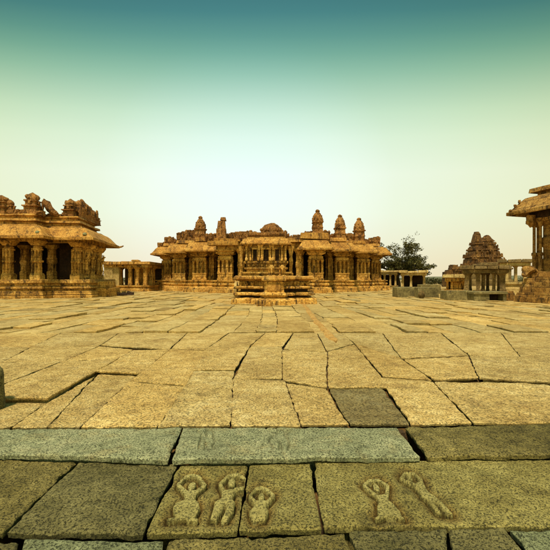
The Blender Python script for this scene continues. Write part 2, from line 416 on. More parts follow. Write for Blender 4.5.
# side fill of the near zone outside the traced slabs, and the far courtyard
def strips(x0, x1, y0, y1, skip=None, zo=0.0):
    x = x0; k = 100
    while x < x1:
        w = random.uniform(0.5, 1.15); y = y0+random.uniform(-0.0, 0.0)
        sh = random.uniform(-0.15, 0.15)
        while y < y1:
            L = random.uniform(1.1, 3.6); ye = min(y+L, y1)
            if y1-ye < 0.5: ye = y1
            bend = lambda yy: 0.10*math.sin(yy*0.21+x0+k*.0)+0.25*float(vnoise(np.array([yy*0.13]), np.array([3.3]))[0])
            a, b = bend(y), bend(ye)
            jx = random.uniform(-.12, .12)
            s1, s2 = random.uniform(-.18, .18), random.uniform(-.18, .18)
            if y <= y0: s1 = 0; 
            if ye >= y1: s2 = 0
            sk = skip and skip((x+w/2), (y+ye)/2)
            if not sk:
                t = random.gauss(1.0, 0.075)
                if random.random() < 0.035: t *= 0.72
                wm = random.uniform(-.07, .07)
                g = random.choice([0.002, 0.003, 0.005, 0.008, 0.012, 0.03]); up = random.choice([0, 0, 0, 0, 0, .035, .05])
                far = y > 24
                pave([(x+a, y-s1*0), (x+w+a, y+s1), (x+w+b, ye+s2), (x+b, ye)], zo+up+random.gauss(0, 0.010), 0.45 if far else 0.14,
                     (t*(1+wm), t, t*(1-2*wm)), gap=g, rough=0.008, rnd=0.006, seed=k, wob=0.09,
                     tilt=(random.gauss(0, .012), random.gauss(0, .02)), thick=0.14)
            y = ye; k += 1
        x += w
yv = F*EYE/(333.0-HY)
strips(-24, 24, yv+0.02, 26, skip=lambda x, y: abs(x) > 0.8*y+2)
strips(-40, 40, 26.05, 64, skip=lambda x, y: abs(x) > 0.72*y+3)
strips(-15, -3.9, 4.3, yv, skip=lambda x, y: x > -0.72*y-1.3, zo=-.07)
strips(4.0, 15, 4.3, yv, skip=lambda x, y: x < 0.86*y+0.7, zo=-.015)
strips(-14, -3.75, .4, 4.2, zo=-.07)
strips(4.4, 14, .4, 4.2, zo=-.07)
strips(-14, 14, -3.5, 0.3, zo=-.07); strips(-3.7, 4.3, .32, 1.6, zo=-.07)
tag(mesh_np('paving', np.concatenate(V_), np.concatenate(F_), 'paving', tint=np.concatenate(T_)), kind='structure')
M['bare'] = stone('orange_soil', (0.30, 0.15, 0.03), (0.46, 0.26, 0.065), (0.58, 0.40, 0.13), s=4, grain=0.4, bump=0.6, dist=0.02, fine=50, rnd=0, streak=False)
mb = MB()
for k, (pts, hwid) in enumerate([([(301, 301), (308, 311), (317, 322), (327, 333), (337, 344)], .13)]):
    W_ = [gp(*p) for p in pts]; P_ = []
    for a, b in zip(W_[:-1], W_[1:]):
        for t in range(12): P_.append((a[0]+(b[0]-a[0])*t/12, a[1]+(b[1]-a[1])*t/12))
    vs = []; n = len(P_)
    for i, (x, y) in enumerate(P_):
        e = min(1, i/4, (n-1-i)/4); wl = hwid*e*(.6+.7*abs(float(vnoise(np.array([i*.37]), np.array([k*9.1]))[0]))+.2); wr = hwid*e*(.6+.7*abs(float(vnoise(np.array([i*.41+50]), np.array([k*9.1]))[0]))+.2)
        c = .10*float(fbm(np.array([x*1.7]), np.array([y*1.7]), 1.3, 3)[0])
        zt = .034; vs += [(x-wl+c, y, -.03), (x-wl*.5+c, y, zt), (x+wr*.5+c, y, zt), (x+wr+c, y, -.03)]
    mb.add(vs, [(i*4+q, i*4+q+1, i*4+q+5, i*4+q+4) for i in range(n-1) for q in range(3)])
tag(mb.build('bare_soil', 'bare'), kind='structure')
# ground sheets: soil in the joints, dry earth beyond
mb = MB(); vs = []; fs = []
gxs = list(np.linspace(-45, -9, 30))+list(np.linspace(-8.8, 8.8, 90))+list(np.linspace(9, 45, 30)); gys = [-4.0, 3.9, 4.12, 4.2]+list(np.linspace(4.3, 16, 60))+list(np.linspace(17, 66, 50))
for y in gys:
    for x in gxs:
        if y < 4.13: z = -.40
        else:
            low = x < -1.1-0.1*(y-5) and y < 7.2
            z = (-.30 if low else -.065)+.022*float(vnoise(np.array([x*1.3]), np.array([y*1.3]))[0])
            if y < 4.25: z = min(z, -.06)
            if y > 26: z = -.06
        vs.append((x, y, z))
nx_ = len(gxs)
for j in range(len(gys)-1):
    for i in range(nx_-1): fs.append((j*nx_+i, j*nx_+i+1, (j+1)*nx_+i+1, (j+1)*nx_+i))
mb.add(vs, fs)
tag(mb.build('joint_soil', 'soil', smooth=0), kind='structure')
mb = MB(); mb.add([(-3500, -200, -0.5), (3500, -200, -0.5), (3500, 5500, -0.5), (-3500, 5500, -0.5)], [(0, 1, 2, 3)])
tag(mb.build('ground', 'dirt', smooth=0), kind='structure')
mb = MB()
nx, ny = 60, 40
gx = np.linspace(-90, 90, nx); gy = np.linspace(64.5, 170, ny)
vs = []; fs = []
for j, y in enumerate(gy):
    for i, x in enumerate(gx):
        vs.append((x, y, -0.06+0.12*float(vnoise(np.array([x*.2]), np.array([y*.2]))[0])*min(1, (y-64.5)/6)))
for j in range(ny-1):
    for i in range(nx-1): fs.append((j*nx+i, j*nx+i+1, (j+1)*nx+i+1, (j+1)*nx+i))
mb.add(vs, fs); tag(mb.build('dry_earth', 'dirt'), kind='structure')

# ------------------------------------------------------------------ foreground slabs with dancers
def seg_d(X, Y, a, b):
    ax, ay = a; bx, by = b; dx, dy = bx-ax, by-ay
    t = np.clip(((X-ax)*dx+(Y-ay)*dy)/(dx*dx+dy*dy+1e-12), 0, 1)
    return np.hypot(X-ax-t*dx, Y-ay-t*dy), t
ZR = -0.068
def poly_sd(X, Y, pts):
    d = np.full(X.shape, 9.0); ins = np.zeros(X.shape, bool); n = len(pts)
    for i in range(n):
        a, b = pts[i], pts[(i+1) % n]
        dd, _ = seg_d(X, Y, a, b); d = np.minimum(d, dd)
        c = ((a[1] > Y) != (b[1] > Y)) & (X < (b[0]-a[0])*(Y-a[1])/(b[1]-a[1]+1e-12)+a[0]); ins ^= c
    return np.where(ins, -d, d)
KS = 1.95
def fig(label, org, head, arms, polys, feet=()):
    def g(x, y):
        X_, Y_ = gp(org[0]+x/3.93, org[1]+y/3.93, ZR); return (X_, Y_/KS)
    def rr(r, y): return r/3.93*gp(0, org[1]+y/3.93, ZR)[1]/F
    caps = []
    for ch in arms:
        for (x1, y1, r1), (x2, y2, r2) in zip(ch[:-1], ch[1:]): caps.append((g(x1, y1), g(x2, y2), rr(r1, y1), rr(r2, y2)))
    for (x1, y1, r1, x2, y2, r2) in feet: caps.append((g(x1, y1), g(x2, y2), rr(r1, y1), rr(r2, y2)))
    hx, hy, hr = head; caps.append((g(hx, hy), g(hx, hy+3), rr(hr, hy), rr(hr*.9, hy)))
    return (label, caps, [[g(*p) for p in pl] for pl in polys])
O1 = (150, 455); O2 = (340, 455)
figs = {
 'R3': [fig("raised dancer with arms ringed over the head and wide bell skirt", O1, (167, 120, 21),
            [[(142, 144, 11), (110, 114, 10), (140, 84, 9), (166, 76, 9)], [(186, 144, 11), (218, 117, 10), (192, 84, 9), (166, 76, 9)]],
            [[(136, 138), (190, 138), (184, 160), (176, 172), (194, 184), (200, 206), (186, 230), (172, 248), (112, 248), (94, 232), (92, 204), (104, 184), (142, 172), (138, 158)]],
            [(104, 246, 9, 70, 252, 7), (150, 248, 9, 186, 252, 7)]),
        fig("raised dancer standing on two straight legs", O1, (322, 106, 21),
            [[(292, 142, 11), (276, 112, 10), (304, 84, 9), (345, 73, 9)], [(336, 134, 11), (388, 118, 10), (378, 86, 9), (345, 73, 9)]],
            [[(284, 138), (342, 130), (334, 156), (324, 170), (338, 184), (332, 214), (308, 254), (284, 254), (302, 206), (297, 194), (288, 210), (266, 254), (238, 254), (250, 214), (256, 184), (284, 168)]])],
 'R4': [fig("smallest raised dancer with ringed arms", O1, (440, 162, 19),
            [[(416, 182, 10), (391, 158, 9), (414, 134, 8), (440, 127, 8)], [(464, 182, 10), (489, 158, 9), (464, 134, 8), (440, 127, 8)]],
            [[(410, 176), (470, 176), (462, 194), (456, 202), (468, 214), (464, 234), (454, 252), (404, 252), (395, 232), (394, 214), (410, 202), (412, 192)]])],
 'R5': [fig("raised dancer leaning left with ringed arms and skirt", O2, (142, 127, 18),
            [[(150, 164, 11), (94, 121, 9), (112, 102, 8), (150, 99, 8), (190, 122, 9), (184, 162, 11)]],
            [[(140, 158), (190, 154), (190, 176), (212, 192), (238, 222), (244, 242), (180, 242), (150, 236), (146, 204), (154, 182)]],
            [(166, 240, 9, 142, 250, 6), (226, 240, 9, 250, 248, 6)]),
        fig("raised dancer stretched aslant with long legs", O2, (277, 95, 16),
            [[(302, 124, 10), (243, 96, 9), (256, 74, 8), (290, 73, 8), (322, 102, 10)]],
            [[(292, 124), (326, 102), (342, 130), (354, 150), (384, 172), (432, 220), (446, 234), (424, 236), (380, 196), (376, 200), (404, 232), (378, 226), (352, 190), (326, 168), (316, 150)]])],
}
def relief(fl):
    def field(X, Y):
        dz = np.zeros_like(X); ids = -np.ones(X.shape, int); stn = np.zeros_like(X)
        Yk = Y/KS
        for k, (_, caps, polys) in enumerate(fl):
            sd = np.full(X.shape, 9.0)
            for a, b, r1, r2 in caps:
                d, t = seg_d(X, Yk, a, b); sd = np.minimum(sd, d-(r1+(r2-r1)*t)*0.74)
            for pl in polys: sd = np.minimum(sd, poly_sd(X, Yk, pl)-0.002)
            ins = np.clip(-sd/0.026, 0, 1)
            body = 0.029*np.sqrt(1-(1-ins)**2)-0.016
            q_ = np.clip(1-(sd-0.02)/0.05, 0, 1)
            sunk = -0.016*q_*q_*(3-2*q_)-0.034*np.exp(-(np.maximum(sd-.003, 0)/0.010)**2)
            dz = np.where(sd < 0, body, np.minimum(dz, sunk))
            ids = np.where(sd < 0.001, k, ids)
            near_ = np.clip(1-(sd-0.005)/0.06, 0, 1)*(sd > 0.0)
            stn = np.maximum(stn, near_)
        field.stain = stn
        return dz, ids
    return field
def incised(lines, zz, depth=0.03, w=0.009):
    L = [[gp(170+x/3.93, 420+y/3.93, zz) for x, y in ln] for ln in lines]
    def field(X, Y):
        sd = np.full(X.shape, 9.0)
        for ln in L:
            for a, b in zip(ln[:-1], ln[1:]):
                ks = 2.2
                d, t = seg_d(X, Y/ks, (a[0], a[1]/ks), (b[0], b[1]/ks)); sd = np.minimum(sd, d)
        return -depth*np.exp(-(sd/w)**2), None
    return field
kerb_inc = incised([[(372,32),(392,42),(412,52),(400,60),(386,74),(392,92),(402,112)], [(412,52),(424,44),(440,34),(452,44),(448,58),(460,50),(476,40)],
                    [(424,44),(420,32),(400,26),(376,30)], [(448,58),(462,74),(468,92),(458,112)], [(424,112),(430,84),(438,112)], [(452,44),(470,34),(480,42)],
                    [(108,38),(126,52),(144,62),(170,66),(178,80),(166,96),(172,112)], [(126,52),(118,78),(112,108)], [(144,62),(142,42),(158,34),(172,44),(170,66)], [(134,112),(140,86),(150,112)]], 0.0)
fgs = [
 ('kerb_stone', 'K1', [(-75,452),(168,459),(181.5,426.8),(-60,429.5)], 0.0, 'kerb_teal', 0.010, None,
  'pale green lichened kerb stone at the left end of the row', 'kerb stone', 'kerb stones edging the courtyard'),
 ('kerb_stone', 'K2', [(171.5,459),(421,456),(397,427),(182.5,426.8)], 0.0, 'kerb_teal', 0.009, kerb_inc,
  'long pale green kerb stone with dancers scratched into its top', 'kerb stone', 'kerb stones edging the courtyard'),
 ('kerb_stone', 'K3', [(427,456),(660,454),(610,423),(404,426.5)], -0.008, 'fg_brown', 0.012, None,
  'brown kerb stone at the right end with a slanted end', 'kerb stone', 'kerb stones edging the courtyard'),
 ('stone_slab', 'R1', [(-110,537),(3,532.5),(77.3,461.3),(-70,456.5)], ZR, 'fg_brown', 0.012, None,
  'brown slab at the left edge in front of the green kerb', 'stone slab', 'foreground stone slabs'),
 ('stone_slab', 'R2', [(4,532.5),(143.3,534),(177.8,463.5),(78.3,461.4)], ZR, 'fg_dark', 0.012, None,
  'dark olive uncarved slab just left of the three carved dancers', 'stone slab', 'foreground stone slabs'),
 ('stone_slab', 'R3', [(144.5,532.5),(238.6,530.5),(248.4,463.3),(179,463.5)], ZR, 'fg_relief', 0.006, 'R3',
  'yellowish slab carved with two dancers in relief', 'carved slab', 'foreground stone slabs'),
 ('stone_slab', 'R4', [(239.5,529.5),(322,528),(310,461),(249,463)], ZR, 'fg_relief', 0.006, 'R4',
  'narrow yellowish slab carved with one small dancer', 'carved slab', 'foreground stone slabs'),
 ('stone_slab', 'R5', [(323.5,527),(690,525),(640,457.3),(311,460.4)], ZR+0.004, 'fg_relief', 0.007, 'R5',
  'very wide yellowish slab with a pair of slanting carved dancers', 'carved slab', 'foreground stone slabs'),
 ('stone_slab', 'Q0', [(-110,620),(-5,620),(22,541),(-70,540)], ZR-0.03, 'fg_dark', 0.014, None,
  'dark slab in the bottom left corner', 'stone slab', 'foreground stone slabs'),
 ('stone_slab', 'Q1', [(-2,620),(158,620),(163,540),(25,538)], ZR, 'fg_green', 0.008, None,
  'smooth greenish slab along the bottom edge at the left', 'stone slab', 'foreground stone slabs'),
 ('stone_slab', 'Q2', [(161,620),(380,620),(345,532),(165,538)], ZR-0.02, 'fg_brown', 0.013, None,
  'rough brown slab in the nearest row below the three dancers', 'stone slab', 'foreground stone slabs'),
 ('stone_slab', 'Q3', [(382,620),(450,620),(446.5,528.5),(347,530)], ZR-0.01, 'fg_dark', 0.012, None,
  'dark slab in the nearest row below the two slanting dancers', 'stone slab', 'foreground stone slabs'),
 ('stone_slab', 'Q4', [(452,620),(585,620),(503,527.5),(448.5,528)], ZR-0.015, 'fg_dark', 0.012, None,
  'narrow dark slab in the nearest row between dark and green slabs', 'stone slab', 'foreground stone slabs'),
 ('stone_slab', 'Q5', [(588,620),(760,620),(690,527),(506,527.5)], ZR-0.005, 'fg_green', 0.012, None,
  'greenish slab in the bottom right corner', 'stone slab', 'foreground stone slabs'),
]
for i, (nm, key, pts, z, mt, rough, fld, lab, cat, grp) in enumerate(fgs):
    w = [gp(*p, z) for p in pts]
    w = [(min(max(x, -3.6), 4.2), y) for x, y in w]
    f = relief(figs[fld]) if isinstance(fld, str) else fld
    X, Y, Z, mask, th = slab_grid(w, z, 0.0055 if isinstance(fld, str) else (0.007 if fld else 0.010), gap=0.004, rough=rough, rnd=0.012, seed=50+i*2.1, wob=0.016, field=f, thick=0.22)
    vs, q, sd = slab_faces(X, Y, Z, mask, th, under=0.19 if key[0] == 'K' else 0.12)
    base = (float(np.mean(X)), float(np.mean(Y)), z-th)
    if isinstance(fld, str):
        root = thing(nm, lab, cat, base, group=grp)
        fid = mask.ravel()[q].min(1) if mask is not None else None
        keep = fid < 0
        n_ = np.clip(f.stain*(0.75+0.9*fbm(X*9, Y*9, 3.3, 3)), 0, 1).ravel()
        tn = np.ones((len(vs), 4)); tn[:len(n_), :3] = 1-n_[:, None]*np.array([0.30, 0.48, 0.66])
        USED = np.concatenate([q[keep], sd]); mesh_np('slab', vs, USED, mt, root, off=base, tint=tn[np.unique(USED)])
        for k, (fl, _, _2) in enumerate(figs[fld]):
            o = mesh_np('carved_dancer', vs, q[fid == k], 'worn_relief', root, off=base); o['label'] = fl
    else:
        o = mesh_np(nm, vs, np.concatenate([q, sd]), mt, off=base); o.location = base
        tag(o, lab, cat, grp)

# stone post at the left edge
mb = MB(); n = 20
mb.lathe(0, 0, [(0.135, -0.08), (0.138, 0.05), (0.130, 0.2), (0.128, 0.34), (0.118, 0.42), (0.09, 0.455), (0.045, 0.472), (0.01, 0.476)], 20)
o = mb.build('stone_post', 'fg_dark', warp=0.012, ws=6, loc=(-3.505, 4.95, 0)); tag(o, 'short rounded stone post cut off by the left edge', 'post')

# ------------------------------------------------------------------ architecture pieces
def eave_prof(z, o, h, t=0.12):
    """drooping curved stone eave: lip at z, overhang o, height h"""
    return [(0, z+h), (o*0.20, z+h*0.97), (o*0.42, z+h*0.78), (o*0.64, z+h*0.50), (o*0.82, z+h*0.28), (o*0.94, z+h*0.19), (o*1.02, z+h*0.18), (o*1.02, z+0.01), (o*0.99, z-0.02),
            (o*0.93, z-0.02), (o*0.88, z+0.07), (o*0.66, z+h*0.22), (o*0.4, z+h*0.42), (0, z+h*0.55)]
def plinth_prof(h, o=0.7):
    return [(0, h), (o*0.62, h), (o*0.62, h*0.90), (o*0.36, h*0.88), (o*0.36, h*0.77), (o*0.60, h*0.74), (o*0.64, h*0.62), (o*0.46, h*0.56), (o*0.46, h*0.48),
            (o*0.92, h*0.43), (o*0.96, h*0.25), (o*0.88, h*0.22), (o*1.05, h*0.18), (o*1.08, -0.1)]
def pillar_kind(kind, w, h, mat='ochre', dark='shade_darkstone'):
    """returns a prototype pillar object (not placed) with sub-parts"""
    mb = MB(); r = w/2
    if kind == 'cluster':      # composite musical pillar: block, ring of colonnettes, flared capital
        mb.squares(0, 0, [(r, 0), (r, h*0.06), (r*0.93, h*0.065), (r*0.93, h*0.20), (r*0.98, h*0.21), (r*0.98, h*0.245), (r*0.55, h*0.25), (r*0.5, h*0.66),
                          (r*0.9, h*0.665), (r*0.98, h*0.69), (r*0.90, h*0.72), (r*0.90, h*0.79)])
        mb.squares(0, 0, [(r*0.5, h*0.785), (r*0.5, h*0.80)])
        for sx in (-1, 1):       # carved figures in the lower block
            mb.blob((sx*r*0.4, -r*0.95, h*0.13), (r*0.22, 0.05, h*0.055), 6, 0.3, sx)
        o = mb.build('pillar', mat, warp=0.008, ws=2.5, bevel=0.015)
        cp = MB(); cp.squares(0, 0, [(r*0.72, h*0.795), (r*0.78, h*0.83), (r*1.0, h*0.86), (r*1.02, h*0.885), (r*0.92, h*0.89), (r*0.98, h*0.93), (r*1.22, h*0.965), (r*1.25, h*1.0)])
        for sx in (-1, 1):
            for sy in (-1, 1): cp.blob((sx*r*1.05, sy*r*1.05, h*0.90), (r*0.16, r*0.16, h*0.035), 6, 0.2, 2)
        cp.build('capital', mat, o, warp=0.008, ws=2.5, bevel=0.015)
        k = 4
        for i in range(k):
            x = -r*0.80+i*(2*r*0.80)/(k-1)
            c = MB(); rr = r*0.145
            c.lathe(0, 0, [(rr*1.5, 0), (rr*1.5, h*0.03), (rr, h*0.04), (rr*0.9, h*0.19), (rr*1.25, h*0.20), (rr*1.25, h*0.215), (rr*0.9, h*0.225), (rr, h*0.37), (rr*1.5, h*0.39), (rr*1.5, h*0.415)], 8)
            cc = c.build('colonnette', mat, o, loc=(x, -r*0.78, h*0.245))
            dup(cc, o, (x, r*0.78, h*0.245))
            if 0 < i < k-1:
                dup(cc, o, (-r*0.80, x*0.9, h*0.245)); dup(cc, o, (r*0.80, x*0.9, h*0.245))
    elif kind == 'slender':
        mb.squares(0, 0, [(r, 0), (r, h*0.13), (r*0.9, h*0.135), (r*0.86, h*0.16), (r*0.62, h*0.165), (r*0.60, h*0.44), (r*0.82, h*0.45), (r*0.82, h*0.49), (r*0.6, h*0.5), (r*0.58, h*0.74), (r*0.8, h*0.75), (r*0.8, h*0.80)])
        o = mb.build('pillar', mat, warp=0.006, ws=2.5, bevel=0.012)
        cp = MB(); cp.lathe(0, 0, [(r*0.75, h*0.80), (r*0.95, h*0.83), (r*0.7, h*0.86), (r*0.7, h*0.87)], 10)
        cp.squares(0, 0, [(r*0.85, h*0.87), (r*0.9, h*0.89), (r*1.15, h*0.94), (r*1.3, h*0.965), (r*1.3, h)])
        cp.build('capital', mat, o, bevel=0.012)
        for x in (-1, 0, 1):
            c = MB(); rr = r*0.18
            c.lathe(0, 0, [(rr*1.3, 0), (rr, h*0.03), (rr, h*0.27), (rr*1.5, h*0.28), (rr*1.5, h*0.32), (rr, h*0.33), (rr, h*0.56), (rr*1.4, h*0.585)], 8)
            c.build('colonnette', mat, o, loc=(x*r*0.66, -r*0.70, h*0.165))
    elif kind == 'plain':
        mb.squares(0, 0, [(r, 0), (r, h*0.22), (r*0.82, h*0.25), (r*0.82, h*0.45), (r, h*0.48), (r, h*0.62), (r*0.82, h*0.65), (r*0.82, h*0.86), (r, h*0.87)])
        o = mb.build('pillar', mat, warp=0.006, ws=2, bevel=0.012)
        cp = MB(); cp.squares(0, 0, [(r*0.9, h*0.865), (r*1.0, h*0.9), (r*1.5, h*0.96), (r*1.5, h)]); cp.build('capital', mat, o, bevel=0.01)
    elif kind == 'post':
        mb.squares(0, 0, [(r*1.1, 0), (r*1.05, h*.12), (r*.92, h*.14), (r*.88, h*.86), (r*.98, h*.88), (r*.98, h*.92)])
        o = mb.build('pillar', mat, warp=0.03, ws=1.5, bevel=0.012)
        cp = MB(); cp.squares(0, 0, [(r*1.0, h*0.91), (r*1.5, h*0.96), (r*1.5, h)]); cp.build('capital', mat, o, bevel=0.01)
    elif kind == 'rearing':    # pillar fronted by a rearing lion-like beast
        mb.squares(0, 0, [(r, 0), (r, h*0.14), (r*0.7, h*0.15), (r*0.66, h*0.82), (r*0.9, h*0.84)])
        o = mb.build('pillar', mat, warp=0.03, ws=2, bevel=0.012)
        cp = MB(); cp.squares(0, 0, [(r*0.9, h*0.84), (r*1.1, h*0.88), (r*1.4, h*0.95), (r*1.4, h)]); cp.build('capital', mat, o, bevel=0.01)
        b = MB()
        b.tube([(0, -r*0.9, h*0.16), (0, -r*1.15, h*0.30), (0, -r*0.95, h*0.45), (0, -r*1.25, h*0.60), (0, -r*1.7, h*0.70), (0, -r*2.2, h*0.69)], [r*.3, r*.38, r*.30, r*.42, r*.36, r*.16], 8)
        for sx in (-1, 1):
            b.tube([(sx*r*.3, -r*1.0, h*.30), (sx*r*.42, -r*1.5, h*.24), (sx*r*.38, -r*1.15, h*.14)], [r*.2, r*.15, r*.13], 6)
            b.tube([(sx*r*.25, -r*1.3, h*.56), (sx*r*.4, -r*1.9, h*.56), (sx*r*.35, -r*1.9, h*.47)], [r*.17, r*.13, r*.10], 6)
            b.blob((sx*r*.25, -r*1.55, h*.745), (r*.12, r*.12, h*.03), 6, 0)
        b.build('rearing_beast', mat, o, warp=0.04, ws=4)
    return o
def turret(parent, off, x, y, z, w, h, kind='tall', mat='brick', seed=1, name='turret'):
    mb = MB(); r = w/2
    if kind == 'tall':
        mb.squares(x, y, [(r*1.2, z), (r*1.2, z+h*.05), (r*1.0, z+h*.06), (r*.96, z+h*.22), (r*1.1, z+h*.24), (r*.94, z+h*.27), (r*.92, z+h*.42), (r*1.1, z+h*.44), (r*1.14, z+h*.48), (r*.9, z+h*.50), (r*.88, z+h*.56)])
        mb.lathe(x, y, [(r*.95, z+h*.55), (r*1.05, z+h*.60), (r*1.02, z+h*.66), (r*.90, z+h*.72), (r*.82, z+h*.76), (r*.70, z+h*.82), (r*.50, z+h*.87), (r*.36, z+h*.89), (r*.44, z+h*.92), (r*.44, z+h*.955), (r*.25, z+h*.99), (r*.05, z+h)], 8, rz=.39)
        for a in range(4):
            c, s_ = math.cos(a*math.pi/2), math.sin(a*math.pi/2)
            mb.blob((x+c*r*.95, y+s_*r*.95, z+h*.25), (.10+abs(s_)*.1, .10+abs(c)*.1, h*.13), 6, .3, a+seed)
            mb.blob((x+c*r*.9, y+s_*r*.9, z+h*.62), (.12, .12, h*.07), 6, .2, a+seed)
        for a in range(8):
            t_ = (a+.5)*math.pi/4
            mb.blob((x+math.cos(t_)*r*.95, y+math.sin(t_)*r*.95, z+h*.55), (.13, .13, h*.05), 6, .35, a+seed)
            mb.blob((x+math.cos(t_)*r*.82, y+math.sin(t_)*r*.82, z+h*.73), (.10, .10, h*.035), 6, .35, a-seed)
    elif kind == 'shrine':     # little pavilion with barrel dome and figures
        mb.squares(x, y, [(r*1.1, z), (r*1.1, z+h*.06), (r*.95, z+h*.07), (r*.92, z+h*.34), (r*1.15, z+h*.38), (r*1.15, z+h*.43), (r*.8, z+h*.45), (r*.75, z+h*.58), (r*.95, z+h*.61), (r*.9, z+h*.66)])
        mb.lathe(x, y, [(r*.6, z+h*.65), (r*.9, z+h*.70), (r*.95, z+h*.78), (r*.75, z+h*.88), (r*.4, z+h*.95), (r*.1, z+h)], 10)
        for a in range(8):
            t = a*math.pi/4; mb.blob((x+math.cos(t)*r*1.0, y+math.sin(t)*r*1.0, z+h*(.22 if a % 2 else .52)), (.13, .13, h*.11), 6, .35, a+seed)
        mb.blob((x-r*.6, y-r*.5, z+h*.80), (r*.3, r*.3, h*.12), 6, .3, seed); mb.blob((x+r*.6, y-r*.5, z+h*.76), (r*.3, r*.3, h*.12), 6, .3, seed+4)
    elif kind == 'stump':
        mb.box(x-r, x+r, y-r, y+r, z, z+h*.5, .05, .05, j=.05); mb.box(x-r*.85, x+r*.9, y-r*.8, y+r*.8, z+h*.5, z+h*.85, .05, .05, j=.06)
        mb.box(x-r*.2, x+r*.95, y-r*.7, y+r*.7, z+h*.85, z+h, .1, .05, j=.05); mb.blob((x, y-r, z+h*.3), (r*.5, .1, h*.2), 6, .4, seed)
    return mb.build(name, mat, parent, off, warp=0.07, ws=3.0, smooth=50)
def ruin_wall(parent, off, p0, p1, z, h, th=0.5, mat='brick', name='parapet', ragged=0.5, seed=0):
    rs = random.Random(seed); mb = MB()
    L = math.hypot(p1[0]-p0[0], p1[1]-p0[1]); a = math.atan2(p1[1]-p0[1], p1[0]-p0[0]); t = 0.0
    ux, uy = math.cos(a), math.sin(a)
    while t < L-0.05:
        w = min(rs.uniform(.25, .6), L-t); hh = h*(1-ragged*(0.5+0.75*float(fbm(np.array([t*.9+seed*7.1]), np.array([seed*3.3]), 0, 2)[0]))*(.85+.3*rs.random()))
        zz = z; lv = 0
        while zz < z+hh-0.03:
            ch = min(rs.uniform(.16, .26), z+hh-zz); q = rs.uniform(-.05, .05)
            x = p0[0]+ux*(t+w/2); y = p0[1]+uy*(t+w/2)
            mb.box(x-w/2-.01, x+w/2+.01, y-th/2+q, y+th/2+q, zz-.005, zz+ch, rz=a, j=.025); zz += ch; lv += 1
        mb.blob((p0[0]+ux*(t+w/2), p0[1]+uy*(t+w/2)-th*.5, z+hh*rs.uniform(.35, .7)), (w*.35, .16, hh*.28), 6, .4, rs.random()*9)
        if rs.random() < .6: mb.blob((p0[0]+ux*(t+w/2), p0[1]+uy*(t+w/2), z+hh), (w*.5, .25, .16), 6, .4, rs.random()*9)
        t += w
    return mb.build(name, mat, parent, off, warp=0.04, ws=3.0)

# ------------------------------------------------------------------ main temple hall
X0 = wx(270.5, 45)
T = thing('temple_hall', 'long ochre stone temple hall with stepped eaves and small turrets behind the stone shrine', 'temple', (X0, 45, 0))
def wp(l): return [(X0+x, y) for x, y in l]
off = (X0, 45, 0)
halfR = [(6.1, 45), (6.1, 48), (9.5, 48), (9.5, 51), (12.6, 51), (12.6, 55), (15.4, 55), (15.4, 68)]
halfL = [(-x, y) for x, y in reversed(halfR)]
plan = halfL+[(-3.9, 45), (-3.9, 47.4), (3.9, 47.4), (3.9, 45)]+halfR
mb = MB(); mb.sweep(wp(plan), plinth_prof(1.42, .75), seg=1.1)
def deckboxes(mb, z0, z1, ins=0.0):
    for k, (x, y) in enumerate([(6.1, 45), (9.5, 48), (12.6, 51), (15.4, 55)]):
        xi = [3.9, 6.1, 9.5, 12.6][k]
        for s_ in (-1, 1):
            a, b = sorted((X0+s_*xi, X0+s_*x)); mb.box(a+(ins if s_ < 0 else -0.0), b-(ins if s_ > 0 else 0.0), y+ins, 68, z0, z1)
    mb.box(X0-3.9, X0+3.9, 47.4, 68, z0, z1)
deckboxes(mb, 1.30, 1.425)
mb.build('plinth', 'ochre', T, off, warp=0.05, ws=1.3)
for k, (x0, x1, y) in enumerate([(3.2, 6.9, 44.0), (6.9, 10.2, 47.0), (10.2, 13.3, 50.1)]):
    for s_ in (-1, 1):
        a, b = sorted((X0+s_*x0, X0+s_*x1)); m2 = MB()
        m2.box(a, b, y, y+1.2, -0.1, 0.36, .05, .05, j=.04); m2.box(a+.2, b-.2, y+.18, y+1.2, 0.36, 0.52, .04, .04, j=.04)
        m2.build('plinth_step', 'ochre', T, off, warp=.04, bevel=.03)
# beams and roof
mb = MB()
beam = [(0.02, 4.85), (0.02, 5.32), (-0.8, 5.32), (-0.8, 4.85), (0.02, 4.85)]
mb.sweep(wp([(3.9, 47.4), (3.9, 45)]+halfR), beam, seg=1.5); mb.sweep(wp(halfL+[(-3.9, 45), (-3.9, 47.4)]), beam, seg=1.5)
mb.sweep(wp([(-3.9, 46.2), (3.9, 46.2)]), [(0.3, 5.0), (0.3, 5.75), (-.7, 5.75), (-.7, 5.0), (.3, 5.0)], seg=1.3)
mb.build('beam', 'ochre', T, off, warp=.04)
mb = MB(); deckboxes(mb, 5.40, 5.98, 0.0)
mb.build('roof', 'eave', T, off, warp=.05)
mb = MB(); mb.sweep(wp([(3.9, 48), (3.9, 45)]+halfR), eave_prof(4.80, 0.95, 1.12), seg=0.8); mb.build('eave', 'eave', T, off, warp=.03, ws=1.6)
mb = MB(); mb.sweep(wp(halfL[:-1]+[(-6.2, 48)]), eave_prof(4.80, 0.95, 1.12), seg=0.8); mb.build('eave', 'eave', T, off, warp=.03, ws=1.6)
mb = MB(); mb.box(X0-7.0, X0-3.6, 44.3, 45.6, 5.32, 5.78, .03, .05, j=.05); mb.box(X0-6.4, X0-3.4, 44.9, 46.4, 5.80, 6.1, .1, .05, j=.05); mb.build('broken_slab', 'eave', T, off, warp=.05)
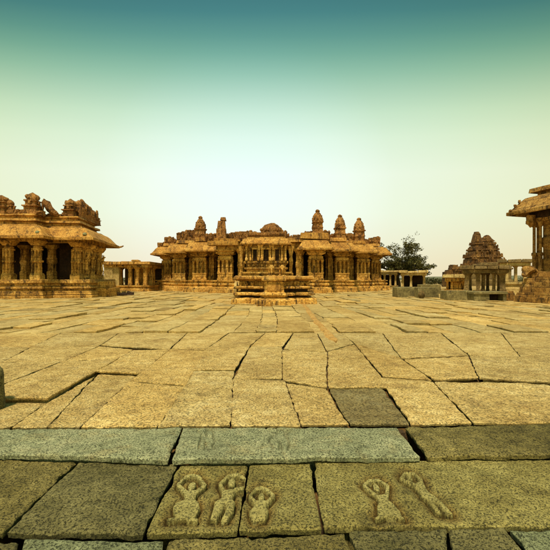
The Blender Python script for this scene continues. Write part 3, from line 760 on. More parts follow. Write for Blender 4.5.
mb = MB(); mb.box(X0+1.0, X0+4.4, 44.9, 46.3, 5.78, 6.05, .02, .02, j=.04); mb.box(X0+3.3, X0+6.6, 44.8, 46.5, 6.08, 6.75, .1, .1, j=.05); mb.box(X0-2.6, X0+2.8, 45.6, 47.0, 5.80, 6.2, .1, .1, j=.05); mb.build('roof_slab', 'eave', T, off, warp=.05)
# roof mouldings behind eaves
for k, (x0, x1, y, h_) in enumerate([(6.0, 9.2, 48.3, .45), (9.0, 12.2, 51.4, .4), (12.0, 15.0, 55.4, .35)]):
    for s_ in (-1, 1):
        a, b = sorted((X0+s_*x0, X0+s_*x1)); m2 = MB(); m2.box(a, b, y, y+2.4, 6.1, 6.1+h_, .1, .1, j=.04); m2.build('roof_slab', 'eave', T, off, warp=.06, bevel=.03)
# parapets, turrets
for (p, y, z, h, w, kind, sd) in [(317.5, 46, 6.75, 2.75, 1.15, 'tall', 1), (340, 49.2, 6.3, 3.2, 1.22, 'tall', 2), (359, 52.4, 6.3, 3.3, 1.3, 'tall', 3),
                              (200.5, 49.3, 6.3, 3.0, 1.2, 'tall', 4), (221.5, 46.3, 6.0, 2.7, 1.1, 'stump', 5)]:
    turret(T, off, wx(p, y), y, z, w, h, kind, seed=sd)
for (a, b, y, z, h, rg, sd) in [(302, 330, 47.6, 6.1, 1.5, .3, 1), (322, 352, 50, 6.4, 1.3, .35, 2), (348, 363, 53, 6.4, 1.5, .3, 3), (362, 380, 56, 6.3, 1.4, .5, 4),
                            (205, 219, 48.5, 6.1, 1.45, .2, 5), (177, 199, 51.8, 6.35, 1.6, .35, 6), (165, 178, 56, 6.3, 1.3, .45, 7), (226, 262, 47.6, 5.9, 1.5, .5, 8), (280, 306, 47.8, 6.0, 1.35, .4, 9), (158, 170, 57, 6.0, .9, .5, 10)]:
    ruin_wall(T, off, (wx(a, y), y), (wx(b, y), y), z, h, seed=sd)
# pillars
pc = pillar_kind('cluster', 1.75, 3.42)
pl = pillar_kind('plain', 0.72, 3.42); ps = pillar_kind('slender', 0.72, 3.42)
first = True
for (x, y) in [(5.15, 45.9), (8.6, 48.9), (11.8, 51.9), (14.5, 55.9)]:
    for s_ in (-1, 1):
        o = pc if first else dup(pc); first = False
        o.parent = T; o.location = (s_*x, y-45, 1.42)
        sc_ = 1.0 if x < 14 else .82
        o.scale = (sc_, sc_, 1)
f2 = True
for (x, y) in [(7.3, 49.2), (7.3, 51.6), (10.4, 52.2), (10.4, 54.8), (12.9, 56.4), (3.6, 48.2), (3.6, 51), (5.2, 48.6)]:
    for s_ in (-1, 1):
        o = ps if f2 else dup(ps); f2 = False; o.parent = T; o.location = (s_*x, y-45, 1.42)
o = pl; o.parent = T; o.location = (wx(298.7, 46.1)-X0, 1.1, 1.0); o.scale = (1, 1, 1.17)
o = dup(pl, T, (-3.45, 1.1, 1.0)); o.scale = (1, 1, 1.17)
# added near-black inner walls keep the interior dark
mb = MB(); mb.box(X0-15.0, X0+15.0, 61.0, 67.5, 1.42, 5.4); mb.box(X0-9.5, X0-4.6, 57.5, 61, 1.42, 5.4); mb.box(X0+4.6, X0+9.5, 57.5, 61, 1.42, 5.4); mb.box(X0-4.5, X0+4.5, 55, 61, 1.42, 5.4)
mb.build('inner_shade_wall', 'shade_darkstone', T, off)

# ------------------------------------------------------------------ stone chariot shrine
cxs = wx(266.0, 31); CH = thing('stone_chariot', 'carved stone shrine shaped as a temple chariot standing behind the stepped altar', 'shrine', (cxs, 31, 0)); off = (cxs, 31, 0)
def rect(cx, y0, y1, hw): return [(cx-hw, y0), (cx+hw, y0), (cx+hw, y1), (cx-hw, y1)]
mb = MB()
mb.sweep(rect(cxs, 31, 35.2, 1.70), [(0, 2.1), (.28, 2.1), (.28, 1.98), (.10, 1.95), (.10, 1.84), (.22, 1.8), (.26, 1.64), (.08, 1.6), (.08, 1.45), (.34, 1.4), (.34, 1.15), (.2, 1.1), (.2, .8), (.4, .75), (.4, .3), (.5, .25), (.5, -.1)], True, .6)
mb.box(cxs-1.7, cxs+1.7, 31.05, 35.15, 1.9, 2.09); mb.build('base', 'ochre', CH, off, warp=.03, ws=2)
mb = MB(); mb.box(cxs-1.55, cxs+1.55, 31.25, 35, 2.05, 4.4)
mb.sweep(rect(cxs, 31.2, 35.0, 1.6), [(0, 2.95), (.12, 2.93), (.12, 2.78), (0, 2.75)], True, .5)
mb.sweep(rect(cxs, 31.2, 35.0, 1.6), [(0, 2.45), (.10, 2.43), (.10, 2.32), (0, 2.28)], True, .5)
for i in range(9):
    x = cxs-1.36+i*.34
    mb.blob((x, 31.17, 2.62), (.1, .06, .12), 6, .3, i)
mb.build('wall', 'ochre', CH, off, warp=.015)
for sx in (-1, 0, 1):    # niches
    m2 = MB(); x = cxs+sx*.86
    hw = .20 if sx == 0 else .15
    m2.box(x-hw-.08, x-hw, 31.05, 31.25, 2.97, 3.85); m2.box(x+hw, x+hw+.08, 31.05, 31.25, 2.97, 3.85); m2.box(x-hw-.14, x+hw+.14, 31.0, 31.25, 3.85, 3.97, .04, .02)
    nf = m2.build('niche', 'ochre', CH, off, bevel=.01)
    m3 = MB(); m3.box(x-hw, x+hw, 31.20, 31.247, 2.97, 3.85); m3.build('niche_shade_panel', 'shade_darkstone', nf, off)  # flat near-black panel stands in for the niche's shade
pp = None
for i, x in enumerate([-1.52, -1.22, -.54, -.34, .34, .54, 1.22, 1.52]):
    if pp is None:
        m2 = MB(); m2.squares(0, 0, [(.10, 0), (.10, .2), (.065, .22), (.06, .9), (.09, .95), (.08, 1.05), (.14, 1.2), (.15, 1.3)]); pp = m2.build('pilaster', 'ochre', CH, bevel=.01); q = pp
    else: q = dup(pp, CH)
    q.location = (x, .1, 2.97)
mb = MB(); mb.sweep(rect(cxs, 31.1, 35.1, 1.6), eave_prof(4.22, .38, .5), True, .5); mb.box(cxs-1.58, cxs+1.58, 31.2, 35, 4.4, 4.85, .1, .1, j=.02); mb.build('eave', 'eave', CH, off, warp=.04, ws=3)
mb = MB(); mb.sweep(rect(cxs, 31.4, 34.8, 1.35), [(0, 5.2), (.12, 5.15), (.12, 5.0), (0, 4.85)], True, .4); mb.box(cxs-1.35, cxs+1.35, 31.4, 34.8, 4.8, 5.2, .05, .05); mb.build('roof', 'brick', CH, off, warp=.05, ws=3)
mb = MB(); mb.lathe(wx(271.3, 32.5), 32.6, [(.85, 5.15), (.92, 5.3), (.84, 5.4), (.84, 5.55), (.72, 5.75), (.5, 5.95), (.25, 6.06), (.05, 6.1)], 12)
for i in range(7): mb.blob((wx(271.3, 32.5)-.75+i*.25, 31.85, 5.5), (.12, .12, .14), 6, .3, i)
mb.build('dome', 'brick', CH, off, warp=.08, ws=3)
w0 = None
for sx in (-1, 1):
    for yy in (31.9, 34.2):
        if w0 is None:
            m2 = MB(); prof = [(.62, -.11), (.66, -.08), (.66, .08), (.62, .11)]
            m2.lathe(0, 0, [(.66, -.10), (.69, -.06), (.69, .06), (.66, .10), (.5, .10), (.46, .05), (.2, .05), (.18, .16), (.05, .18)], 24)
            w0 = m2.build('wheel', 'olivelit', CH); q = w0
        else: q = dup(w0, CH)
        q.rotation_euler = (0, R(90)*sx, 0); q.location = (sx*2.4, yy-31, .69)
# side pillar with bracket figures at the right of the shrine
for sx in (-1, 1):
    m2 = MB(); m2.squares(cxs+sx*1.95, 31.7, [(.2, 1.0), (.2, 2.0), (.13, 2.05), (.12, 3.5), (.16, 3.6), (.2, 3.9), (.24, 4.15)]); m2.blob((cxs+sx*1.95, 31.5, 2.9), (.17, .15, .45), 8, .3, 3); m2.build('corner_pillar', 'ochre', CH, off, warp=.03, ws=3)

# stepped altar
ax_, ay_ = wx(274.0, 24.6), 24.6
AL = thing('stepped_altar', 'cross shaped altar of stacked stone mouldings standing in the courtyard centre', 'altar', (ax_, ay_, 0)); off = (ax_, ay_, 0)
al = [(-2.3, 25.0), (-1.05, 25.0), (-1.05, 24.5), (1.05, 24.5), (1.05, 25.0), (2.3, 25.0), (2.3, 28.4), (-2.3, 28.4)]
alp = [(ax_+x, y) for x, y in al]
lev = [('top_slab', 'eave', [(-.02, 1.74), (.12, 1.74), (.22, 1.67), (.22, 1.55), (.10, 1.49), (-.06, 1.44)]),
       ('frieze', 'ochre', [(-.10, 1.46), (-.12, 1.44), (-.12, 1.12), (-.10, 1.08)]),
       ('moulding', 'ochre', [(-.12, 1.13), (.14, 1.10), (.2, 1.03), (.18, .95), (-.12, .91)]),
       ('waist', 'shade_darkstone', [(-.16, .93), (-.18, .91), (-.18, .72), (-.16, .70)]),  # recessed band, its shade put into a near-black colour
       ('moulding', 'ochre', [(-.18, .74), (.16, .72), (.24, .66), (.24, .56), (.06, .52), (-.18, .50)]),
       ('waist', 'shade_darkstone', [(-.16, .52), (-.18, .50), (-.18, .38), (-.16, .36)]),  # lower recessed band, shade painted in the same way
       ('base', 'ochre', [(-.18, .40), (.22, .38), (.34, .28), (.36, -.08)])]
for nm, mt, pr in lev:
    mb = MB(); mb.sweep(alp, pr, True, .35)
    if nm == 'top_slab': mb.prism([(ax_+x*.98, y+(.04 if y < 26 else -.04)) for x, y in al], 1.5, 1.70)
    mb.build(nm, mt, AL, off, warp=.045, ws=2.6)
mb = MB()
for (x, y) in [(-2.1, 25.02), (-1.75, 25.02), (-1.35, 25.02), (1.35, 25.02), (1.75, 25.02), (2.1, 25.02), ]:
    mb.blob((ax_+x, y, 1.25), (.12, .09, .15), 8, .3, x)
mb.build('carved_figures', 'ochre', AL, off, warp=.03, ws=5)
mb = MB(); pc_ = [(ax_-.55, 22.95), (ax_+.55, 22.95), (ax_+.55, 24.7), (ax_-.55, 24.7)]
mb.sweep(pc_, [(-.05, 1.63), (.10, 1.63), (.16, 1.57), (.16, 1.47), (.06, 1.42), (.02, 1.36), (.02, .80), (.08, .76), (.22, .72), (.26, .64), (.22, .56), (.08, .52), (.08, .46), (.34, .40), (.42, .32), (.44, -.08)], True, .35)
mb.prism([(x*.999+.001*ax_, y) for x, y in pc_], 1.4, 1.62)
pd = mb.build('pedestal', 'ochre', AL, off, warp=.03, ws=2.6)
m2 = MB(); m2.box(ax_-.42, ax_+.42, 22.89, 22.96, .86, 1.30, .03, .01); m2.build('panel', 'eave', pd, off, bevel=.015)
# corner knobs on the wings
# two little animal sculptures on top
def beast(px, y, z, flip, label):
    m2 = MB(); x = 0
    m2.blob((0, .1, .42), (.21, .34, .22), 10, .15, 1); m2.blob((0, -.26, .50), (.16, .17, .19), 10, .12, 2)
    m2.tube([(0, -.38, .5), (0, -.47, .36), (0.01*flip, -.46, .18), (0.02, -.40, .1)], [.08, .065, .05, .035], 8)
    for sx in (-1, 1):
        for yy in (-.12, .28): m2.tube([(sx*.12, yy, .36), (sx*.12, yy, .02)], [.08, .07], 8)
        m2.blob((sx*.15, -.2, .5), (.03, .09, .11), 8, .1, 3)
    m2.tube([(0, .42, .5), (0, .47, .3)], [.03, .02], 6)
    o = thing('animal_sculpture', label, 'sculpture', (wx(px, y), y, z), group='animal sculptures on the altar')
    m2.build('body', 'ochre' , o, warp=.02, ws=6)
    m3 = MB(); m3.box(-.27, .27, -.5, .5, -.04, .04, .02, .02); m3.build('pedestal', 'ochre', o, bevel=.01)
beast(271.5, 25.0, 1.745, 1, 'weathered stone elephant on the altar, the left of two')
beast(282, 25.1, 1.745, -1, 'weathered stone elephant on the altar, the right of two')

# ------------------------------------------------------------------ left pavilion
LP = thing('pillared_pavilion', 'large open stone pavilion with drooping eave and carved roof figures at the left edge', 'pavilion', (-16, 33, 0)); off = (-16, 33, 0)
pl_ = [(-30, 32.3), (-19.2, 32.3), (-19.2, 33.7), (-16.2, 33.7), (-17.15, 40.2), (-30, 40.2)]
inpl = [(-30, 32.4), (-19.25, 32.4), (-19.25, 33.8), (-16.3, 33.8), (-17.25, 40.1), (-30, 40.1)]
mb = MB()
mb.sweep(pl_, [(0, 1.5), (.85, 1.5), (.9, 1.42), (.9, 1.22), (.7, 1.18), (.68, 1.0), (.88, .95), (.92, .80), (.66, .74), (.66, .60), (1.0, .56), (1.04, .3), (.94, .27), (1.12, .2), (1.12, -.1)], True, 1.1)
mb.prism(inpl, 1.3, 1.497)
mb.build('plinth', 'ochre', LP, off, warp=.05, ws=1.2)
mb = MB(); mb.sweep(pl_, [(.05, 4.62), (.05, 5.1), (-.7, 5.1), (-.7, 4.62), (.05, 4.62)], True, 1.5); mb.build('beam', 'ochre', LP, off, warp=.03)
mb = MB(); mb.prism(inpl, 5.12, 5.9)
mb.sweep(pl_, [(-.95, 6.95), (-.6, 6.93), (-.56, 6.8), (-.75, 6.72), (-.75, 6.55), (-.35, 6.5), (-.3, 6.32), (-.6, 6.28), (-.6, 6.08), (-.1, 6.0), (-.05, 5.8)], True, .8)
mb.prism([(-30, 33.2), (-20.1, 33.2), (-20.1, 34.6), (-17.15, 34.6), (-17.95, 39.3), (-30, 39.3)], 5.88, 6.9)
mb.build('roof', 'eave', LP, off, warp=.06)
mb = MB(); mb.sweep(pl_, eave_prof(4.74, 1.2, 1.12), True, .7); mb.build('eave', 'eave', LP, off, warp=.03, ws=1.4)
mb = MB(); mb.tube([(-16.2, 41.2, 4.82), (-15.95, 41.5, 4.88), (-15.75, 41.6, 5.0)], [.12, .1, .06], 6)
mb.build('eave_hook', 'eave', LP, off)
lamp = None
for x, y in [(-22.6, 31.5), (-18.7, 31.5), (-15.6, 32.8)]:
    m2 = MB(); m2.lathe(x, y, [(.14, 5.15), (.17, 5.2), (.15, 5.3), (.05, 5.36)], 10); m2.build('eave_boss', 'kerb_teal', LP, off)
# pillars
sl = pillar_kind('slender', 0.82, 3.2); sl.parent = LP
spots = [(wx(37.5, 32.8), 32.8), (wx(9, 32.9), 32.9), (wx(77, 34.2), 34.2), (wx(-18, 32.8), 32.8)]
for i, (x, y) in enumerate(spots):
    o = sl if i == 0 else dup(sl, LP); o.location = (x+16, y-33, 1.5)
inn = pillar_kind('plain', 0.62, 3.12); inn.parent = LP; k = 0
for (x, y) in [(wx(52.0, 36.2), 36.2), (wx(25, 36.6), 36.6), (-25.5, 35.2), (-26, 37.5), (-23.4, 38.0), (-25.2, 36.5), (-28.5, 36), (-28.8, 38)]:
    o = inn if k == 0 else dup(inn, LP); k += 1; o.location = (x+16, y-33, 1.5)
rb = pillar_kind('rearing', 0.72, 3.12); rb.parent = LP
for i, (x, y, rz) in enumerate([(-16.75, 35.1, 55), (-16.95, 36.5, 60), (-17.1, 37.9, 65), (-17.4, 39.4, 75)]):
    o = rb if i == 0 else dup(rb, LP); o.location = (x+16, y-33, 1.5); o.rotation_euler = (0, 0, R(rz))
mb = MB(); mb.box(-26.5, -18.0, 39.6, 40.0, 1.5, 4.8); mb.box(-19.6, -18.0, 36.4, 38.6, 1.5, 4.8); mb.box(-20.2, -18.2, 38.6, 39.6, 1.5, 4.8); mb.box(-30, -23, 38.3, 39.6, 1.5, 4.8); mb.build('inner_shade_wall', 'shade_darkstone', LP, off)  # near-black walls added to darken the see-through interior
# side platform and steps
mb = MB(); mb.box(-15.9, -14.3, 34.6, 37.0, -.1, .78, .05, .05, j=.03); mb.box(-15.9, -14.6, 34.9, 36.8, .78, 1.35, .05, .05, j=.03); mb.box(-15.9, -14.2, 37.05, 38.3, -.1, .5, .05, .05, j=.03)
mb.build('side_platform', 'ochre', LP, off, warp=.05, bevel=.03)
# roof figures
turret(LP, off, wx(33, 33.6), 33.6, 6.85, 1.05, 1.95, 'shrine', seed=2, name='roof_shrine')
turret(LP, off, wx(2, 33.6), 33.6, 6.85, 1.2, 1.75, 'shrine', seed=5, name='roof_shrine')
turret(LP, off, wx(10, 33.7), 33.7, 6.85, .7, 1.35, 'shrine', seed=8, name='roof_shrine')
turret(LP, off, wx(-12, 33.6), 33.6, 6.85, 1.2, 2.0, 'shrine', seed=6, name='roof_shrine')
turret(LP, off, wx(70.5, 35.0), 35.0, 6.85, .95, 1.7, 'shrine', seed=7, name='roof_shrine')
for i, (x, y, h) in enumerate([(-17.55, 35.7, 1.75), (-17.6, 36.4, 2.0), (-17.6, 37.1, 1.75), (-17.65, 37.9, 1.65), (-17.7, 38.7, 1.4), (-17.75, 39.5, 1.15)]):
    turret(LP, off, x, y, 6.85, .72, h, 'shrine', seed=10+i, name='roof_shrine')
    m2 = MB(); m2.blob((x+.25, y-.3, 7.5+.25*(i % 2)), (.2, .2, .5), 8, .35, i); m2.build('roof_figure', 'brick', LP, off, warp=.06, ws=4)
ruin_wall(LP, off, (-25.5, 33.4), (wx(27, 33.4), 33.4), 6.85, .65, seed=21); ruin_wall(LP, off, (wx(38, 33.4), 33.4), (wx(44, 33.4), 33.4), 6.85, .5, seed=22)
ruin_wall(LP, off, (wx(47, 34.7), 34.7), (wx(68, 34.7), 34.7), 6.85, .35, seed=23, ragged=.3)
mb = MB()    # broken rearing figure with an arch under it
mb.tube([(wx(43.5, 34), 34, 8.15), (wx(47, 34), 34, 7.95), (wx(50, 34), 34, 7.5), (wx(54, 34), 34, 7.15), (wx(57, 34), 34, 7.0)], [.20, .34, .32, .26, .15], 8)
mb.tube([(wx(43, 34), 34, 6.8), (wx(42.4, 34), 34, 7.4), (wx(43.5, 34), 34, 8.05), (wx(44.5, 34), 34, 8.35)], [.12, .11, .16, .10], 8)
mb.build('broken_figure', 'brick', LP, off, warp=.10, ws=3)
# scrub rubble beside
mb = MB()
for i in range(9): mb.blob((-14.4+random.uniform(-.3, .8), 36.9+random.uniform(-.6, 1.5), .12), (random.uniform(.2, .4), .25, random.uniform(.12, .3)), 7, .4, i)
mb.blob((-14.15, 37.5, .02), (1.0, 1.2, .14), 12, .2, 3)
tag(mb.build('rubble_heap', 'shade_darkstone', warp=.05, ws=3), 'low dark rubble heap at the right foot of the left pavilion', 'rubble')

# ------------------------------------------------------------------ simple flat-roofed pavilions
def flat_pav(name, label, loc, w, d, h, ph, cols, mat='ochre', roofmat='eave', wall=True, pw=.45, rz=0, rows=2, backwall=True, slabs=1, group=None, cat='pavilion'):
    t = thing(name, label, cat, loc, rz, group)
    mb = MB(); hw = w/2
    mb.sweep([(-hw, 0), (hw, 0), (hw, d), (-hw, d)], [(0, ph), (.2, ph), (.2, ph*.8), (.08, ph*.75), (.08, ph*.5), (.25, ph*.4), (.28, -.1)], True, 1.0); mb.box(-hw, hw, 0, d, ph-.1, ph-.002)
    mb.build('plinth', mat, t, warp=.04)
    m2 = MB(); m2.box(-hw-.1, hw+.1, -.1, d+.1, h-.75, h-.38, j=.02); m2.build('beam', mat, t, warp=.03)
    m2 = MB()
    x = -hw-.35
    while x < hw+.3:
        wd = min(random.uniform(.9, 1.7), hw+.35-x)
        if hw+.35-x-wd < .3: wd = hw+.35-x
        m2.box(x, x+wd-.02, -.4+random.uniform(-.12, .1), d+.3, h-.372, h+random.uniform(-.1, .03), .04, .08, j=.03); x += wd
    for i in range(slabs):
        a = random.uniform(-hw, hw*.4); m2.box(a, a+random.uniform(.8, 1.8), .2, 1.2, h, h+random.uniform(.12, .3), .05, .05, j=.04)
    m2.build('roof', roofmat, t, warp=.03, bevel=.02)
    p = None
    for c in cols:
        for r_ in range(rows):
            if p is None: p = pillar_kind('post', pw, h-.75-ph, mat); p.parent = t; q = p
            else: q = dup(p, t)
            q.location = (c, .35+r_*(d*.45), ph)
    if backwall:
        m2 = MB(); m2.box(-hw+.1, hw-.1, d-.5, d-.1, ph, h-.75); m2.build('back_wall', 'shade_darkstone', t)  # near-black wall, shade under the roof put into its colour
    return t
t = flat_pav('stone_colonnade', 'low flat roofed stone colonnade directly right of the left pavilion', (-18.6, 50, 0), 5.4, 7, 3.75, .75, [-2.0, .4, 1.3, 2.3], 'ochre', slabs=1)
mb = MB(); mb.box(-2.75, -.9, -.02, .5, .75, 3.0); mb.build('wall', 'olivelit', t, warp=.03)
mb = MB(); mb.box(.2, 2.6, 2.2, 2.6, .75, 3.0); mb.build('wall', 'ochre', t, warp=.03)
t = flat_pav('stone_colonnade', 'low flat roofed stone colonnade touching the left end of the temple hall', (-18.2, 57.5, 0), 5.6, 6, 3.6, .9, [-2.4, -.9, .4, 1.6, 2.5], 'ochre', slabs=1, pw=.5)
mb = MB(); mb.box(-1.8, 2.7, .5, .9, .9, 2.9); mb.build('wall', 'ochre', t, warp=.03)
flat_pav('small_pavilion', 'small flat roofed pavilion with pale pillars in front of the tree', (wx(413.5, 60), 60, 0), 3.5, 3.2, 2.85, .35, [-1.55, -.35, 1.5], 'olivelit', 'olivelit', pw=.34, slabs=0, rz=-.33)
flat_pav('small_pavilion', 'small pale pavilion partly hidden by the right end of the temple hall', (wx(387, 64), 64, 0), 3.0, 3, 3.0, .5, [-1.3, -.4, .5, 1.3], 'olivelit', 'olivelit', pw=.3, slabs=0, rz=-.3)
t = flat_pav('small_pavilion', 'ochre walled pavilion just left of the pillared ruin', (wx(457, 45), 45, 0), 2.3, 3, 2.05, .35, [-1.0, -.55, 1.0], 'ochre', 'olivelit', pw=.26, slabs=0, rz=-.42)
mb = MB(); mb.box(-.5, .95, .45, .6, .35, 1.3); mb.build('wall', 'ochre', t)
t = flat_pav('pillared_pavilion', 'dark ruined hall of leaning pillars below the brick tower', (wx(485, 38), 38, 0), 3.7, 3.6, 2.85, .35, [], 'olive', 'olive', slabs=3, rz=-.46, backwall=False)
kk = None
for (x, y, w, tl) in [(-1.6, .3, .46, 2), (-.55, .35, .40, -2), (-.15, .7, .34, 1), (.75, .5, .30, 1), (1.5, .35, .52, -3), (.3, 2.6, .3, 0), (1.3, 2.8, .34, 0), (-1.3, 2.8, .34, 0)]:
    q = pillar_kind('post', w, 1.75, 'olive'); q.parent = t; q.location = (x, y, .35); q.rotation_euler = (0, R(tl), 0)
t = flat_pav('pillared_pavilion', 'pale open pavilion on a high plinth beside the right stairs', (wx(515, 44), 44, 0), 2.7, 3.2, 3.75, 1.25, [-1.1, -.75, .1, .95], 'olivelit', 'olive', pw=.30, slabs=0, rz=-.5, backwall=False)

# gateway tower (ruined brick pyramid on stone base)
gY = 92; gx_ = wx(482.5, 95.2); GT = thing('gateway_tower', 'ruined brown brick gateway tower rising in worn tiers behind the pillared ruin', 'tower', (gx_, gY, 0)); off = (gx_, gY, 0)
mb = MB(); mb.sweep([(gx_-5.0, gY), (gx_+5.0, gY), (gx_+5.0, gY+6.5), (gx_-5.0, gY+6.5)], [(0, 4.2), (.3, 4.1), (.3, 3.8), (0, 3.7), (0, 1.4), (.4, 1.2), (.5, 0)], True, 1.5); mb.box(gx_-5, gx_+5, gY, gY+6.5, 3.6, 4.2)
mb.build('stone_base', 'olive', GT, off, warp=.1)
tiers = [(3.95, 4.2, 6.3), (3.45, 6.3, 8.0), (2.85, 8.0, 9.4), (2.3, 9.4, 10.6)]
for k, (hw, z0, z1) in enumerate(tiers):
    rs = random.Random(k); m2 = MB(); x0 = gx_-hw+.25; dd = 3.0*hw/4.35; y0 = gY+3.2-dd; y1 = gY+3.2+dd
    m2.box(gx_-hw*.94, gx_+hw*.94, y0+.15, y1-.15, z0, z1, .25, .2)
    m2.sweep([(gx_-hw*.95, y0+.1), (gx_+hw*.95, y0+.1), (gx_+hw*.95, y1-.1), (gx_-hw*.95, y1-.1)], [(-.1, z0+.55), (.22, z0+.5), (.25, z0+.3), (0, z0+.2)], True, .5)
    n_ = int(hw*2/.62)
    for i in range(n_):
        x = gx_-hw+.35+i*(2*hw-.7)/(n_-1)
        if rs.random() < .85:
            m2.box(x-.24, x+.24, y0-.12, y0+.4, z0+.5, z0+rs.uniform(1.0, 1.65)*(z1-z0)/2.0, .06, .05, j=.05)
            if rs.random() < .7: m2.blob((x, y0+.05, z1-rs.uniform(0, .25)), (.28, .28, rs.uniform(.25, .5)), 7, .4, i)
    for i in range(5):
        y = y0+.3+i*(y1-y0-.6)/4
        for s_ in (-1, 1): m2.box(gx_+s_*hw-.22, gx_+s_*hw+.22, y-.22, y+.22, z0+.3, z0+rs.uniform(.9, 1.5)*(z1-z0)/2.0, .05, .05, j=.05)
    m2.build('brick_tier', 'redbrick', GT, off, warp=.07, ws=1.6)
mb = MB()
mb.box(gx_-2.2, gx_-.7, gY+2.2, gY+4.4, 10.4, 12.3, .25, .3, j=.12); mb.box(gx_-1.9, gx_-1.0, gY+2.4, gY+4, 12.2, 12.7, .15, .2, j=.08); mb.box(gx_-.9, gx_+2.3, gY+2.0, gY+4.4, 10.4, 11.0, .3, .3, j=.1)
mb.box(gx_-.3, gx_+1.9, gY+2.3, gY+4.2, 10.9, 11.5, .3, .3, j=.1); mb.box(gx_+.3, gx_+1.6, gY+2.5, gY+4.0, 11.4, 12.0, .35, .3, j=.08)
mb.build('broken_crown', 'redbrick', GT, off, warp=.12, ws=1.6)
# low brick ruin
rx = wx(456.5, 80); RU = MB(); rs = random.Random(4)
for i in range(16):
    x = rx-1.7+3.4*i/15; hh = 4.3-abs(i-7.5)*.16+rs.uniform(-.3, .3); RU.box(x-.2, x+.2, 80, 82.5, -.1, hh, .04, .2, j=.06)
for i in range(12): RU.blob((rx+rs.uniform(-1.4, 1.4), 80.2, 3.4+rs.uniform(-.4, .5)), (.4, .3, .3), 7, .4, i)
tag(RU.build('brick_ruin', 'redbrick', warp=.12, ws=1.6), 'low dark brown brick ruin left of the gateway tower', 'ruin')

# ------------------------------------------------------------------ stone blocks
def block(px0, px1, pyb, pyt, depth, label, mat='block', rz=0, name='stone_block', extra=None, cat='stone block'):
    Y = F*EYE/(pyb-HY); x0, x1 = wx(px0, Y), wx(px1, Y); h = wz(pyt, Y)
    cx = (x0+x1)/2; hw = (x1-x0)/2
    mb = MB(); mb.box(-hw, hw, 0, depth, -.05, h, .02, .02, j=.015)
    n = mb.build(name, mat, None, warp=.02, ws=2, bevel=.03, loc=(cx, Y, 0)); n.rotation_euler = (0, 0, rz)
    return tag(n, label, cat, 'cut stone blocks lying in the courtyard')
block(397, 417, 297.3, 287.2, 1.4, 'long grey green cut block nearest the tree, lying low')
block(418, 439, 298.0, 287.5, 1.0, 'squarish cut block with a boulder leaning at its left corner')
block(421, 441, 294.0, 284.6, 1.2, 'cut block half hidden behind the squarish block')
block(447, 474, 300.4, 290.8, 1.3, 'long plain grey block left of the stone bench')
mb = MB(); mb.blob((0, 0, .28), (.28, .25, .32), 10, .2, 3)
tag(mb.build('boulder', 'olive', loc=(wx(428, 32)-.55, 31.9, 0)), 'small rounded boulder between the cut blocks', 'boulder')
bY = F*EYE/(301.2-HY); b = thing('stone_bench', 'low stone bench slab with a dark hollow beneath its right half', 'bench', (wx(491, bY), bY, 0))
hw = (wx(508, bY)-wx(474, bY))/2
m2 = MB(); m2.box(-hw, hw, 0, 1.1, .50, .66, .01, .01, j=.015); m2.build('slab', 'block', b, warp=.02, bevel=.02)
m2 = MB(); m2.box(-hw+.05, -.05, .08, 1.0, -.05, .5, j=.01); m2.build('support', 'block', b, bevel=.02)
m2 = MB(); m2.box(hw-.28, hw-.05, .08, 1.0, -.05, .5, j=.01); m2.build('support', 'block', b, bevel=.02)
m2 = MB(); m2.box(-.08, hw-.2, .75, 1.05, -.05, .499); m2.build('back', 'shade_darkstone', b)  # near-black panel added so the hollow reads as shade
# ------------------------------------------------------------------ right pavilion (rotated); local: x = into building, y = along left face away from camera
ang = math.atan2(-1.0, 3.1)      # left face direction relative to +Y
rzP = -math.atan2(-1.0, 3.1)     # rotate so local +Y maps to (-.31,.95)
RPx, RPy = 17.95, 28.2
RP = thing('pillared_pavilion', 'tall stone pavilion with heavy drooping eave cut off by the right edge', 'pavilion', (RPx, RPy, 0), rzP)
pr = [(0, -11), (0, 0), (9, 0), (9, -11)]      # travel must keep outward on the right
pr = [(0, 0), (0, -11), (9, -11), (9, 0)]
PH = 2.05
mb = MB(); mb.sweep(pr, [(0, PH), (.25, PH), (.3, PH-.12), (.3, PH-.35), (.1, PH-.4), (.1, PH-.65), (.3, PH-.7), (.34, PH-.95), (.15, PH-1.0), (.15, PH-1.2), (.45, .7), (.5, .35), (.55, .3), (.6, -.1)], True, 1.0)
mb.box(0, 9, -11, 0, PH-.2, PH-.003); mb.build('plinth', 'darkochre', RP, warp=.05)
mb = MB(); mb.sweep(pr, [(.02, 5.75), (.02, 6.3), (-.7, 6.3), (-.7, 5.75), (.02, 5.75)], True, 1.5); mb.build('beam', 'shade_darkstone', RP, warp=.03)  # near-black colour paints in the shade under the eave
mb = MB(); mb.sweep(pr, eave_prof(6.1, 1.0, 1.2), True, .7); mb.box(0, 9, -11, 0, 6.35, 7.2); mb.build('eave', 'darkochre', RP, warp=.06)
mb = MB(); mb.sweep(pr, [(-.8, 8.0), (.0, 7.9), (.05, 7.6), (-.35, 7.55), (-.35, 7.15)], True, 1.0); mb.box(.7, 8.3, -10.3, -.7, 7.1, 7.95); mb.build('roof', 'darkochre', RP, warp=.05)
mb = MB()
for (o_, z) in [(.93, 6.4), (.7, 6.75), (.5, 7.05)]: mb.blob((-o_+.0, o_*.8, z), (.10, .12, .14), 7, .3, z)
mb.build('eave_knob', 'darkochre', RP, warp=.03)
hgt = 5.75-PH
sp = pillar_kind('plain', .95, hgt, 'darkochre'); sp.parent = RP; sp.location = (.75, -1.1, PH)
for y in (-3.9, -6.8, -10): dup(sp, RP, (.75, y, PH))
for x in (3.5, 6.2): 
    for y in (-.9, -4.2, -7.4): dup(sp, RP, (x, y, PH))
